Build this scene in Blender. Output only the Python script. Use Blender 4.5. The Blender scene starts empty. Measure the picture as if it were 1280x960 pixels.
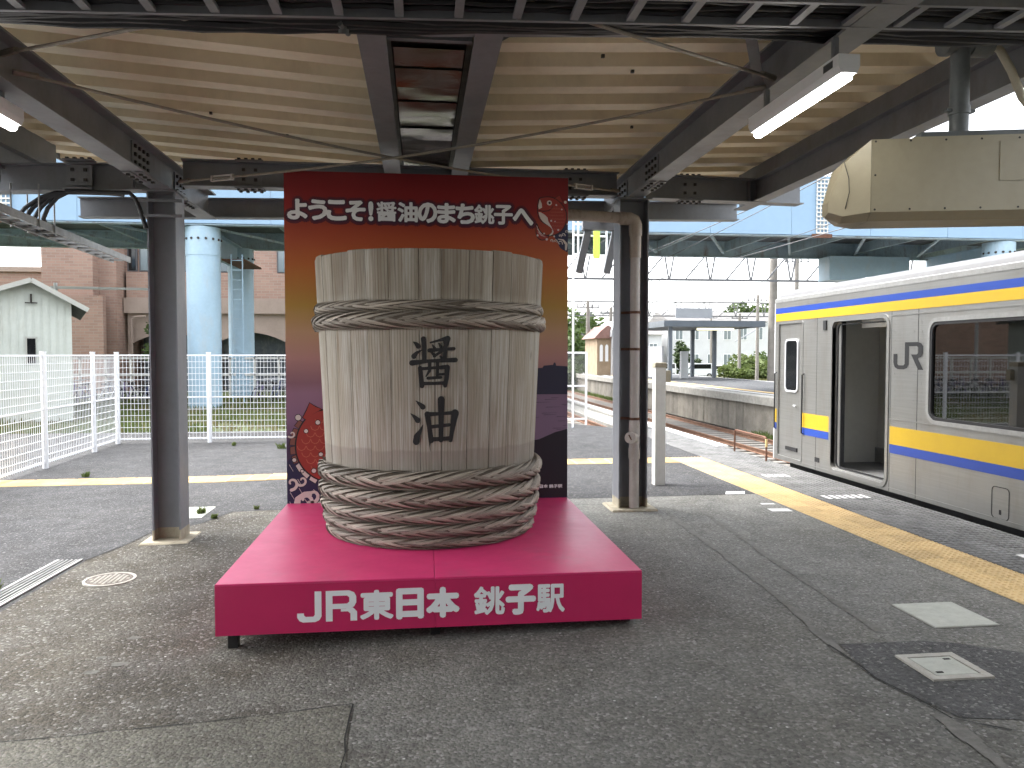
import bpy, math, random
from mathutils import Vector, Matrix
random.seed(7)
SC = bpy.context.scene
COL = SC.collection
R = math.radians

# ------------------------------------------------------------------ camera, sky, sun, exposure
cam_d = bpy.data.cameras.new('camera'); cam_d.lens = 27.0; cam_d.sensor_width = 36.0
cam_d.clip_start = 0.05; cam_d.clip_end = 3000
cam = bpy.data.objects.new('camera', cam_d); COL.objects.link(cam)
cam.location = (0, 0, 1.8)
cam.rotation_euler = (R(90 - 2.207), 0, R(-6.767))
SC.camera = cam

world = bpy.data.worlds.new('World'); SC.world = world; world.use_nodes = True
wn = world.node_tree.nodes; wl = world.node_tree.links
sky = wn.new('ShaderNodeTexSky'); sky.sky_type = 'NISHITA'; sky.sun_disc = False
SUN_EL, SUN_AZ = 58, 300          # the sun stands high behind thin cloud, to the left and ahead
sky.sun_elevation = R(SUN_EL); sky.sun_rotation = R(SUN_AZ); sky.dust_density = 3.0; sky.air_density = 1.0
hs = wn.new('ShaderNodeHueSaturation'); hs.inputs['Saturation'].default_value = 0.22
wl.new(sky.outputs[0], hs.inputs['Color'])
wl.new(hs.outputs[0], wn['Background'].inputs['Color'])
wn['Background'].inputs['Strength'].default_value = 0.15

sun_d = bpy.data.lights.new('sun', 'SUN'); sun_d.energy = 0.8; sun_d.angle = R(40); sun_d.color = (1.0, 0.965, 0.91)
sun = bpy.data.objects.new('sun', sun_d); COL.objects.link(sun)
az = R(SUN_AZ); el = R(SUN_EL)
sdir = Vector((math.sin(az) * math.cos(el), math.cos(az) * math.cos(el), math.sin(el)))
sun.rotation_euler = sdir.to_track_quat('Z', 'Y').to_euler(); sun.location = sdir * 60
vs = SC.view_settings; vs.view_transform = 'Standard'; vs.look = 'None'; vs.gamma = 1.0; vs.use_curve_mapping = False
vs.exposure = 2.70
SC.cycles.use_denoising = True
SC.cycles.max_bounces = 6; SC.cycles.diffuse_bounces = 4; SC.cycles.glossy_bounces = 3
SC.cycles.use_adaptive_sampling = True; SC.cycles.adaptive_threshold = 0.03

# ------------------------------------------------------------------ helpers
ORG = {}
def lin(c): c /= 255.0; return c / 12.92 if c <= 0.04045 else ((c + 0.055) / 1.055) ** 2.4
def S(r, g, b): return (lin(r), lin(g), lin(b))

class MB:
    def __init__(s): s.v = []; s.f = []; s.m = []; s.uv = []; s.cur = 0
    def face(s, idx): s.f.append(tuple(idx)); s.m.append(s.cur)
    def quad(s, a, b, c, d):
        n = len(s.v); s.v += [tuple(a), tuple(b), tuple(c), tuple(d)]; s.face((n, n+1, n+2, n+3)); return s
    def poly(s, pts):
        n = len(s.v); s.v += [tuple(p) for p in pts]; s.face(range(n, n+len(pts))); return s
    def box(s, x0, x1, y0, y1, z0, z1, ch=0.0):
        if ch > 0:
            return s.cbox(x0, x1, y0, y1, z0, z1, ch)
        n = len(s.v)
        s.v += [(x0,y0,z0),(x1,y0,z0),(x1,y1,z0),(x0,y1,z0),(x0,y0,z1),(x1,y0,z1),(x1,y1,z1),(x0,y1,z1)]
        for f in ((0,3,2,1),(4,5,6,7),(0,1,5,4),(1,2,6,5),(2,3,7,6),(3,0,4,7)): s.face([n+i for i in f])
        return s
    def cbox(s, x0, x1, y0, y1, z0, z1, c):       # box whose top edges are chamfered
        n = len(s.v)
        for (z, d) in ((z0, 0), (z1 - c, 0), (z1, c)):
            s.v += [(x0+d,y0+d,z),(x1-d,y0+d,z),(x1-d,y1-d,z),(x0+d,y1-d,z)]
        s.face((n+3,n+2,n+1,n)); s.face((n+8,n+9,n+10,n+11))
        for L in (0, 4):
            for i in range(4):
                j = (i+1) % 4; s.face((n+L+i, n+L+j, n+L+4+j, n+L+4+i))
        return s
    def xf(s, mat, start=0):
        for i in range(start, len(s.v)): s.v[i] = tuple(mat @ Vector(s.v[i]))
        return s
    def ext(s, prof, p0, p1, up=(0,0,1), caps=True):   # extrude a 2D profile (side, up) from p0 to p1
        p0 = Vector(p0); p1 = Vector(p1); d = (p1-p0).normalized(); side = d.cross(Vector(up)).normalized(); u = side.cross(d)
        n = len(s.v); k = len(prof)
        for p in (p0, p1):
            for (a, b) in prof: s.v.append(tuple(p + side*a + u*b))
        for i in range(k):
            j = (i+1) % k; s.face((n+i, n+j, n+k+j, n+k+i))
        if caps: s.face(range(n+k-1, n-1, -1)); s.face(range(n+k, n+2*k))
        return s
    def bar(s, p0, p1, w, h, up=(0,0,1)):
        return s.ext([(-w/2,-h/2),(w/2,-h/2),(w/2,h/2),(-w/2,h/2)], p0, p1, up)
    def hbeam(s, p0, p1, w, h, t=0.018, up=(0,0,1)):    # H section, p0/p1 on the bottom centre line; made of three bars
        s.ext([(-w/2,0),(w/2,0),(w/2,t),(-w/2,t)], p0, p1, up)
        s.ext([(-t/2,t),(t/2,t),(t/2,h-t),(-t/2,h-t)], p0, p1, up)
        s.ext([(-w/2,h-t),(w/2,h-t),(w/2,h),(-w/2,h)], p0, p1, up)
        return s
    def tube(s, pts, r, n=10, caps=True):
        pts = [Vector(p) for p in pts]; rs = r if isinstance(r, (list, tuple)) else [r]*len(pts)
        base = len(s.v); prev = None
        for i, p in enumerate(pts):
            d = (pts[min(i+1, len(pts)-1)] - pts[max(i-1, 0)]).normalized()
            if prev is None:
                a = d.cross(Vector((0,0,1)));
                if a.length < 1e-3: a = d.cross(Vector((1,0,0)))
                a.normalize()
            else:
                a = (prev - d*prev.dot(d)).normalized()
            prev = a; b = d.cross(a)
            for k in range(n):
                t = 2*math.pi*k/n; s.v.append(tuple(p + (a*math.cos(t) + b*math.sin(t))*rs[i]))
        for i in range(len(pts)-1):
            for k in range(n):
                k2 = (k+1) % n; s.face((base+i*n+k, base+i*n+k2, base+(i+1)*n+k2, base+(i+1)*n+k))
        if caps:
            s.face(range(base+n-1, base-1, -1)); s.face(range(base+(len(pts)-1)*n, base+len(pts)*n))
        return s
    def lathe(s, prof, c, n=24, ax='z'):          # prof: list of (radius, height)
        base = len(s.v)
        for (r, h) in prof:
            for k in range(n):
                t = 2*math.pi*k/n; x, y = r*math.cos(t), r*math.sin(t)
                p = (x, y, h) if ax == 'z' else ((h, x, y) if ax == 'x' else (x, h, y))
                s.v.append((c[0]+p[0], c[1]+p[1], c[2]+p[2]))
        for i in range(len(prof)-1):
            for k in range(n):
                k2 = (k+1) % n; q = (base+i*n+k, base+i*n+k2, base+(i+1)*n+k2, base+(i+1)*n+k)
                s.face(q if ax != 'y' else q[::-1])
        return s
    def mesh(s, name, mats, off=(0,0,0), smooth=False):
        me = bpy.data.meshes.new(name)
        me.from_pydata([(v[0]-off[0], v[1]-off[1], v[2]-off[2]) for v in s.v], [], s.f)
        for m in (mats if isinstance(mats, (list, tuple)) else [mats]): me.materials.append(m)
        if max(s.m, default=0) > 0: me.polygons.foreach_set('material_index', s.m)
        if smooth:
            me.polygons.foreach_set('use_smooth', [True]*len(me.polygons))
            try: me.set_sharp_from_angle(angle=R(40))
            except Exception: pass
        me.update(); return me

def tag(o, label=None, cat=None, group=None, kind=None):
    if label: o['label'] = label
    if cat: o['category'] = cat
    if group: o['group'] = group
    if kind: o['kind'] = kind
    return o
def empty(name, loc, label=None, cat=None, group=None, kind=None, rz=0):
    o = bpy.data.objects.new(name, None); COL.objects.link(o); o.location = loc; o.rotation_euler[2] = rz
    o.empty_display_size = 0.1; ORG[o] = Vector(loc); return tag(o, label, cat, group, kind)
def build(name, mb, mats, parent=None, smooth=False, label=None, cat=None, group=None, kind=None):
    if parent is not None: off = ORG[parent]
    else:
        xs = [v[0] for v in mb.v]; ys = [v[1] for v in mb.v]; zs = [v[2] for v in mb.v]
        off = Vector(((min(xs)+max(xs))/2, (min(ys)+max(ys))/2, min(zs)))
    me = mb.mesh(name, mats, off, smooth)
    o = bpy.data.objects.new(name, me); COL.objects.link(o)
    if parent is not None: o.parent = parent
    else: o.location = off
    ORG[o] = off
    return tag(o, label, cat, group, kind)
def inst(name, me, loc, parent=None, rz=0, kind=None):
    o = bpy.data.objects.new(name, me); COL.objects.link(o)
    off = ORG[parent] if parent is not None else Vector((0,0,0))
    o.location = Vector(loc) - off; o.rotation_euler[2] = rz
    if parent is not None: o.parent = parent
    ORG[o] = Vector(loc)
    return tag(o, kind=kind)
def copy_tree(o, parent=None):
    c = o.copy(); COL.objects.link(c)
    if parent is not None: c.parent = parent
    for ch in list(o.children): copy_tree(ch, c)
    return c

# ------------------------------------------------------------------ materials
class NT:
    def __init__(s, name):
        s.mat = bpy.data.materials.new(name); s.mat.use_nodes = True
        s.n = s.mat.node_tree.nodes; s.l = s.mat.node_tree.links; s.b = s.n['Principled BSDF']
        s.tc = s.n.new('ShaderNodeTexCoord'); s.geo = s.n.new('ShaderNodeNewGeometry')
    def coord(s, src='pos', scale=(1,1,1), rand=False):
        o = {'pos': s.geo.outputs['Position'], 'obj': s.tc.outputs['Object'], 'uv': s.tc.outputs['UV']}[src]
        mp = s.n.new('ShaderNodeMapping'); mp.inputs['Scale'].default_value = scale; s.l.new(o, mp.inputs['Vector'])
        if rand:
            oi = s.n.new('ShaderNodeObjectInfo'); mu = s.n.new('ShaderNodeVectorMath'); mu.operation = 'SCALE'
            cb = s.n.new('ShaderNodeCombineXYZ')
            s.l.new(oi.outputs['Random'], cb.inputs[0]); s.l.new(oi.outputs['Random'], cb.inputs[1]); s.l.new(oi.outputs['Random'], cb.inputs[2])
            mu.inputs['Scale'].default_value = 57.0; s.l.new(cb.outputs[0], mu.inputs[0]); s.l.new(mu.outputs[0], mp.inputs['Location'])
        return mp.outputs[0]
    def noise(s, vec, scale, detail=4, rough=0.55, dist=0.0):
        t = s.n.new('ShaderNodeTexNoise'); t.inputs['Scale'].default_value = scale; t.inputs['Detail'].default_value = detail
        t.inputs['Roughness'].default_value = rough; t.inputs['Distortion'].default_value = dist; s.l.new(vec, t.inputs['Vector']); return t.outputs['Fac']
    def voro(s, vec, scale, feat='F1', out='Distance'):
        t = s.n.new('ShaderNodeTexVoronoi'); t.feature = feat; t.inputs['Scale'].default_value = scale; s.l.new(vec, t.inputs['Vector']); return t.outputs[out]
    def ramp(s, fac, stops, interp='LINEAR'):
        t = s.n.new('ShaderNodeValToRGB'); cr = t.color_ramp; cr.interpolation = interp
        while len(cr.elements) < len(stops): cr.elements.new(0.5)
        for e, (p, c) in zip(cr.elements, stops):
            e.position = p; e.color = (c[0], c[1], c[2], 1) if isinstance(c, tuple) else (c, c, c, 1)
        s.l.new(fac, t.inputs['Fac']); return t.outputs['Color']
    def mix(s, fac, a, b, mode='MIX'):
        t = s.n.new('ShaderNodeMix'); t.data_type = 'RGBA'; t.blend_type = mode
        for sock, val in ((t.inputs[0], fac), (t.inputs[6], a), (t.inputs[7], b)):
            if isinstance(val, (int, float)): sock.default_value = val
            elif isinstance(val, tuple): sock.default_value = (val[0], val[1], val[2], 1)
            else: s.l.new(val, sock)
        return t.outputs[2]
    def math(s, op, a, b=0.0, clamp=False):
        t = s.n.new('ShaderNodeMath'); t.operation = op; t.use_clamp = clamp
        for sock, val in ((t.inputs[0], a), (t.inputs[1], b)):
            if isinstance(val, (int, float)): sock.default_value = val
            else: s.l.new(val, sock)
        return t.outputs[0]
    def sep(s, vec):
        t = s.n.new('ShaderNodeSeparateXYZ'); s.l.new(vec, t.inputs[0]); return t.outputs
    def objrand(s): return s.n.new('ShaderNodeObjectInfo').outputs['Random']
    def bump(s, h, strength=0.3, dist=0.01):
        t = s.n.new('ShaderNodeBump'); t.inputs['Strength'].default_value = strength; t.inputs['Distance'].default_value = dist
        s.l.new(h, t.inputs['Height']); s.l.new(t.outputs[0], s.b.inputs['Normal']); return s
    def set(s, **k):
        for key, val in k.items():
            sock = s.b.inputs[{'col':'Base Color','rough':'Roughness','metal':'Metallic','spec':'Specular IOR Level','ecol':'Emission Color','estr':'Emission Strength','trans':'Transmission Weight','alpha':'Alpha','coat':'Coat Weight'}[key]]
            if isinstance(val, tuple): sock.default_value = (val[0], val[1], val[2], 1)
            elif isinstance(val, (int, float)): sock.default_value = val
            else: s.l.new(val, sock)
        return s

def paint(name, c, rough=0.5, var=0.25, scale=3.0, bump=0.05, metal=0.0, dirt=None, dirt_amt=0.5, rand=0.0, spec=0.5):
    t = NT(name); p = t.coord('pos')
    n1 = t.noise(p, scale, 6, 0.65); n2 = t.noise(p, scale*9, 3)
    lo = tuple(x*(1-var) for x in c); hi = tuple(min(x*(1+var*0.6), 0.95) for x in c)
    col = t.ramp(n1, [(0.3, lo), (0.7, hi)])
    col = t.mix(0.25, col, t.ramp(n2, [(0.35, lo), (0.65, hi)]))
    if dirt:
        d = t.noise(t.coord('pos', (1,1,0.35)), scale*1.7, 8, 0.7)
        f = t.ramp(d, [(0.52, 0.0), (0.72, dirt_amt)]); col = t.mix(f, col, dirt)
    if rand:
        rr = t.ramp(t.objrand(), [(0.0, 1-rand), (1.0, 1+rand*0.5)]); col = t.mix(1.0, col, rr, 'MULTIPLY')
    t.set(col=col, rough=t.ramp(n1, [(0.3, min(rough*1.15, 1)), (0.7, rough*0.85)]), metal=metal, spec=spec)
    if bump: t.bump(n2, bump, 0.004)
    return t.mat

def asphalt(name, c, speck=0.35, stain=None, stain_amt=0.4, dirt_left=None, tracks=0.0):
    t = NT(name); p = t.coord('pos')
    big = t.noise(p, 0.5, 5, 0.6); mid = t.noise(p, 3.2, 6, 0.72); fine = t.noise(p, 34, 5, 0.75)
    vor = t.voro(p, 62); vcol = t.sep(t.voro(p, 62, out='Color'))
    lo = tuple(x*0.74 for x in c); hi = tuple(x*1.22 for x in c)
    col = t.ramp(big, [(0.32, lo), (0.68, hi)])
    col = t.mix(0.55, col, t.ramp(mid, [(0.3, lo), (0.7, hi)]))
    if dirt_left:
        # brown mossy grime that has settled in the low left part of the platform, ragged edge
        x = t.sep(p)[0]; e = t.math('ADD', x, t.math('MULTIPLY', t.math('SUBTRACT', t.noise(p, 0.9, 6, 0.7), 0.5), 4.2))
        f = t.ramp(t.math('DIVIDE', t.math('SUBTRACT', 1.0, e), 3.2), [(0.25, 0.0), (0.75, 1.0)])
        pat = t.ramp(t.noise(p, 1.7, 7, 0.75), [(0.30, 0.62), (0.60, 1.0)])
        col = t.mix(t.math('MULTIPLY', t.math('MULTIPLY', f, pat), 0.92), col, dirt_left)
    if stain:
        sn = t.noise(t.coord('pos', (1, 0.8, 1)), 0.8, 7, 0.68, 0.6)
        col = t.mix(t.ramp(sn, [(0.45, 0.0), (0.68, stain_amt)]), col, stain)
    # aggregate: every stone has a tone of its own, dark voids between
    col = t.mix(0.65, col, t.ramp(vcol[0], [(0.0, 0.62), (0.5, 0.98), (1.0, 1.42)]), 'MULTIPLY')
    # worn, greasy and washed areas that run with the foot traffic
    wear = t.noise(t.coord('pos', (1.0, 0.42, 1)), 0.62, 7, 0.7, 0.9); col = t.mix(0.8, col, t.ramp(wear, [(0.34, 0.74), (0.50, 1.0), (0.66, 1.16)]), 'MULTIPLY')
    spot = t.noise(p, 2.1, 3, 0.5); col = t.mix(t.ramp(spot, [(0.68, 0.0), (0.74, 0.45)]), col, tuple(q*0.45 for q in c))
    col = t.mix(0.9, col, t.ramp(fine, [(0.30, 0.55), (0.46, 0.96), (0.72, 1.30)]), 'MULTIPLY')
    f = t.math('MULTIPLY', t.ramp(vcol[1], [(0.86, 0.0), (0.98, 1.0)]), speck)
    col = t.mix(f, col, (0.40, 0.39, 0.37))
    v3 = t.voro(p, 15); v3c = t.sep(t.voro(p, 15, out='Color'))[1]
    fl = t.math('MULTIPLY', t.ramp(v3c, [(0.84, 0.0), (0.9, 1.0)]), t.ramp(v3, [(0.06, 1.0), (0.13, 0.0)]))
    col = t.mix(t.math('MULTIPLY', fl, min(1.0, speck*2.0)), col, (0.58, 0.58, 0.55))
    t.set(col=col, rough=t.ramp(mid, [(0.3, 0.95), (0.7, 0.72)]), spec=0.3)
    h = t.math('ADD', t.math('MULTIPLY', fine, 1.3), t.math('MULTIPLY', vor, -0.8))
    h = t.math('ADD', h, t.math('MULTIPLY', mid, 1.2))
    t.bump(h, 0.8, 0.010)
    return t.mat

M = {}
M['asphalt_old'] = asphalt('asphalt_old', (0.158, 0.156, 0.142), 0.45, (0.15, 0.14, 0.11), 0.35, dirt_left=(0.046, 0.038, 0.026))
M['asphalt_new'] = asphalt('asphalt_new', (0.042, 0.042, 0.044), 0.22, (0.054, 0.051, 0.046), 0.3)
M['asphalt_patch'] = asphalt('asphalt_patch', (0.088, 0.088, 0.086), 0.35)
M['asphalt_pale'] = asphalt('asphalt_pale', (0.135, 0.130, 0.108), 0.25, (0.12, 0.11, 0.085), 0.4)
M['asphalt_far'] = asphalt('asphalt_far', (0.075, 0.078, 0.083), 0.1)
M['seam'] = paint('seam_filler', (0.15, 0.145, 0.13), 0.9, 0.35, 14, 0.3)
M['crack'] = paint('crack_dark', (0.02, 0.02, 0.018), 0.95, 0.3, 20, 0.3)
M['concrete'] = paint('concrete', (0.25, 0.243, 0.22), 0.85, 0.28, 5, 0.25, dirt=(0.16, 0.14, 0.11), dirt_amt=0.6)
M['concrete_wall'] = paint('concrete_wall', (0.17, 0.155, 0.13), 0.9, 0.35, 2.2, 0.3, dirt=(0.08, 0.075, 0.055), dirt_amt=0.8, rand=0.25)
M['plate'] = paint('base_plate_grout', (0.40, 0.36, 0.27), 0.85, 0.25, 8, 0.2, dirt=(0.2, 0.16, 0.1), dirt_amt=0.5)
M['lid'] = paint('lid_concrete', (0.42, 0.43, 0.38), 0.85, 0.15, 9, 0.15, dirt=(0.3, 0.29, 0.24), dirt_amt=0.5)
M['lid_frame'] = paint('lid_frame', (0.40, 0.385, 0.34), 0.8, 0.2, 12, 0.15, dirt=(0.28, 0.24, 0.18))
M['iron'] = paint('cast_iron', (0.13, 0.11, 0.09), 0.7, 0.35, 16, 0.3, metal=0.2)
M['galv'] = paint('galvanised', (0.30, 0.30, 0.29), 0.5, 0.2, 8, 0.1, metal=0.5)
M['yellow_tile'] = paint('yellow_tile', (0.56, 0.40, 0.19), 0.8, 0.15, 6, 0.15, dirt=(0.34, 0.26, 0.14), dirt_amt=0.45, rand=0.18)
M['yellow_daylit'] = paint('yellow_tile_daylit', (0.66, 0.53, 0.20), 0.8, 0.15, 6, 0.15, dirt=(0.42, 0.36, 0.2), dirt_amt=0.4, rand=0.12)  # unused paler copy of the tile yellow, imitating open daylight
M['paver'] = paint('grey_paver', (0.14, 0.14, 0.137), 0.85, 0.3, 7, 0.25, dirt=(0.075, 0.075, 0.072), dirt_amt=0.5, rand=0.22)
M['white_mark'] = paint('white_marking', (0.58, 0.58, 0.57), 0.7, 0.15, 14, 0.1, dirt=(0.4, 0.38, 0.36), dirt_amt=0.5)
M['steel'] = paint('grey_steel', (0.175, 0.18, 0.192), 0.45, 0.16, 2.5, 0.05, dirt=(0.12, 0.10, 0.085), dirt_amt=0.5)
M['steel_dark'] = paint('dark_steel', (0.075, 0.077, 0.085), 0.5, 0.2, 2.5, 0.05)
M['steel_col'] = paint('column_steel', (0.205, 0.21, 0.23), 0.4, 0.12, 2.0, 0.03, dirt=(0.14, 0.12, 0.10), dirt_amt=0.35)
M['bolt'] = paint('bolt', (0.04, 0.035, 0.032), 0.55, 0.3, 30, 0.1, metal=0.4)
M['deck'] = paint('roof_deck_cream', (0.74, 0.645, 0.475), 0.5, 0.10, 1.6, 0.02, dirt=(0.42, 0.34, 0.23), dirt_amt=0.35)
M['rod'] = paint('brace_rod', (0.24, 0.21, 0.17), 0.6, 0.3, 9, 0.1, dirt=(0.2, 0.09, 0.04), dirt_amt=0.5)
M['gutter'] = paint('gutter_sheet', (0.33, 0.285, 0.25), 0.16, 0.3, 4.0, 0.35, metal=0.85)
M['pvc'] = paint('pvc_pipe', (0.46, 0.42, 0.39), 0.45, 0.12, 4, 0.03, dirt=(0.25, 0.19, 0.14), dirt_amt=0.5)
M['pvc_old'] = paint('pvc_pipe_stained', (0.36, 0.30, 0.245), 0.5, 0.2, 5, 0.05, dirt=(0.14, 0.09, 0.06), dirt_amt=0.7)
M['rust'] = paint('rust', (0.13, 0.06, 0.036), 0.9, 0.4, 9, 0.3, dirt=(0.09, 0.045, 0.03), dirt_amt=0.6)
M['rail_rust'] = paint('rail_rust', (0.16, 0.085, 0.052), 0.85, 0.3, 5, 0.2)
M['white_paint'] = paint('white_paint', (0.76, 0.77, 0.78), 0.5, 0.06, 6, 0.02)
M['post_cream'] = paint('cream_post', (0.62, 0.61, 0.57), 0.5, 0.1, 4, 0.03, dirt=(0.45, 0.4, 0.33), dirt_amt=0.3)
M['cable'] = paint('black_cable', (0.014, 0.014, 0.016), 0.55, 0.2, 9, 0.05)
M['beige_box'] = paint('beige_enamel', (0.34, 0.30, 0.205), 0.4, 0.10, 2.5, 0.02, dirt=(0.29, 0.25, 0.17), dirt_amt=0.45)
M['pipe_grey'] = paint('hanger_pipe', (0.115, 0.125, 0.125), 0.5, 0.2, 5, 0.08, dirt=(0.13, 0.11, 0.09))
M['conduit'] = paint('flex_conduit', (0.52, 0.47, 0.36), 0.5, 0.15, 7, 0.05)
M['over_blue'] = paint('overpass_blue', (0.32, 0.45, 0.55), 0.5, 0.10, 1.2, 0.02, dirt=(0.40, 0.36, 0.30), dirt_amt=0.3)
M['tube2'] = NT('shelter_tube').set(col=(.9, .9, .8), ecol=(1.0, .95, .62), estr=0.35).mat
M['over_fascia'] = paint('overpass_panel_blue', (0.23, 0.35, 0.48), 0.5, 0.05, 0.6, 0.0)
M['over_girder'] = paint('overpass_girder', (0.33, 0.43, 0.50), 0.6, 0.25, 1.5, 0.05, dirt=(0.16, 0.10, 0.07), dirt_amt=0.8)
M['over_deck'] = paint('overpass_deck_soffit', (0.09, 0.105, 0.12), 0.8, 0.3, 1.0, 0.1, dirt=(0.3, 0.28, 0.25), dirt_amt=0.6)
M['verge'] = paint('verge_green', (0.055, 0.075, 0.022), .95, .4, 1.4, .4, dirt=(0.10, 0.09, 0.05), dirt_amt=.6)
M['shed'] = paint('shed_wall', (0.47, 0.495, 0.45), 0.7, 0.10, 1.5, 0.05, dirt=(0.36, 0.34, 0.27), dirt_amt=0.35)
M['shed_trim'] = paint('shed_trim', (0.36, 0.36, 0.325), 0.6, 0.1, 3, 0.02)
M['tile_grey'] = paint('grey_roof', (0.15, 0.145, 0.14), 0.8, 0.25, 4, 0.1)
M['window_dark'] = NT('dark_window').set(col=(0.008, 0.009, 0.010), rough=0.08).mat
M['window_pale'] = NT('pale_window').set(col=(0.16, 0.19, 0.20), rough=0.12).mat
M['frame_dark'] = paint('window_frame', (0.07, 0.07, 0.075), 0.5, 0.1, 5, 0)
M['stucco_pink'] = paint('pink_stucco', (0.31, 0.24, 0.20), 0.85, 0.12, 1.2, 0.1)
M['white_wall'] = paint('white_wall', (0.50, 0.51, 0.52), 0.8, 0.10, 0.5, 0.05)
M['grey_wall'] = paint('grey_wall', (0.32, 0.33, 0.345), 0.8, 0.10, 0.5, 0.05)
M['pole'] = paint('concrete_pole', (0.20, 0.185, 0.165), 0.85, 0.2, 2.5, 0.1)
M['truss'] = paint('catenary_steel', (0.11, 0.11, 0.115), 0.6, 0.2, 2, 0.05)
M['green_plate'] = paint('lime_plate', (0.48, 0.70, 0.08), 0.5, 0.1, 4, 0)
M['shelter_steel'] = paint('shelter_steel', (0.10, 0.118, 0.14), 0.5, 0.12, 2, 0.02)
M['tan_wall'] = paint('tan_wall', (0.30, 0.225, 0.15), 0.85, 0.2, 1.6, 0.1)
M['red_tile'] = paint('red_roof', (0.22, 0.125, 0.105), 0.8, 0.2, 3, 0.1)
M['brown_door'] = paint('brown_door', (0.25, 0.12, 0.08), 0.7, 0.2, 3, 0.05)
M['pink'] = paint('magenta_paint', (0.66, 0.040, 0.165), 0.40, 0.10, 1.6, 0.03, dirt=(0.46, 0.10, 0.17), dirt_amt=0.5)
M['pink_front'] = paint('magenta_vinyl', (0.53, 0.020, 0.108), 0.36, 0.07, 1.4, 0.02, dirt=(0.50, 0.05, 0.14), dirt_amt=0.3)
M['letter'] = paint('white_letter', (0.84, 0.85, 0.86), 0.5, 0.03, 5, 0)
M['letter_shadow'] = NT('plum_letter_shadow').set(col=(0.055, 0.012, 0.035), rough=0.6).mat
M['letter_glow'] = NT('dark_red_letter_glow').set(col=(0.11, 0.010, 0.022), rough=0.6).mat
M['black'] = paint('black_paint', (0.012, 0.012, 0.013), 0.5, 0.2, 5, 0)
M['ink'] = NT('brush_ink')
t = M['ink']; n = t.noise(t.coord('pos', (30, 30, 3)), 3, 5); t.set(col=t.ramp(n, [(0.35, (0.006, 0.006, 0.007)), (0.75, (0.025, 0.023, 0.022))]), rough=0.6); M['ink'] = t.mat

def set_uv(me, uvs):
    lay = me.uv_layers.new(name='UVMap'); data = []
    for lp in me.loops: data += list(uvs[lp.vertex_index])
    lay.data.foreach_set('uv', data)

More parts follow.
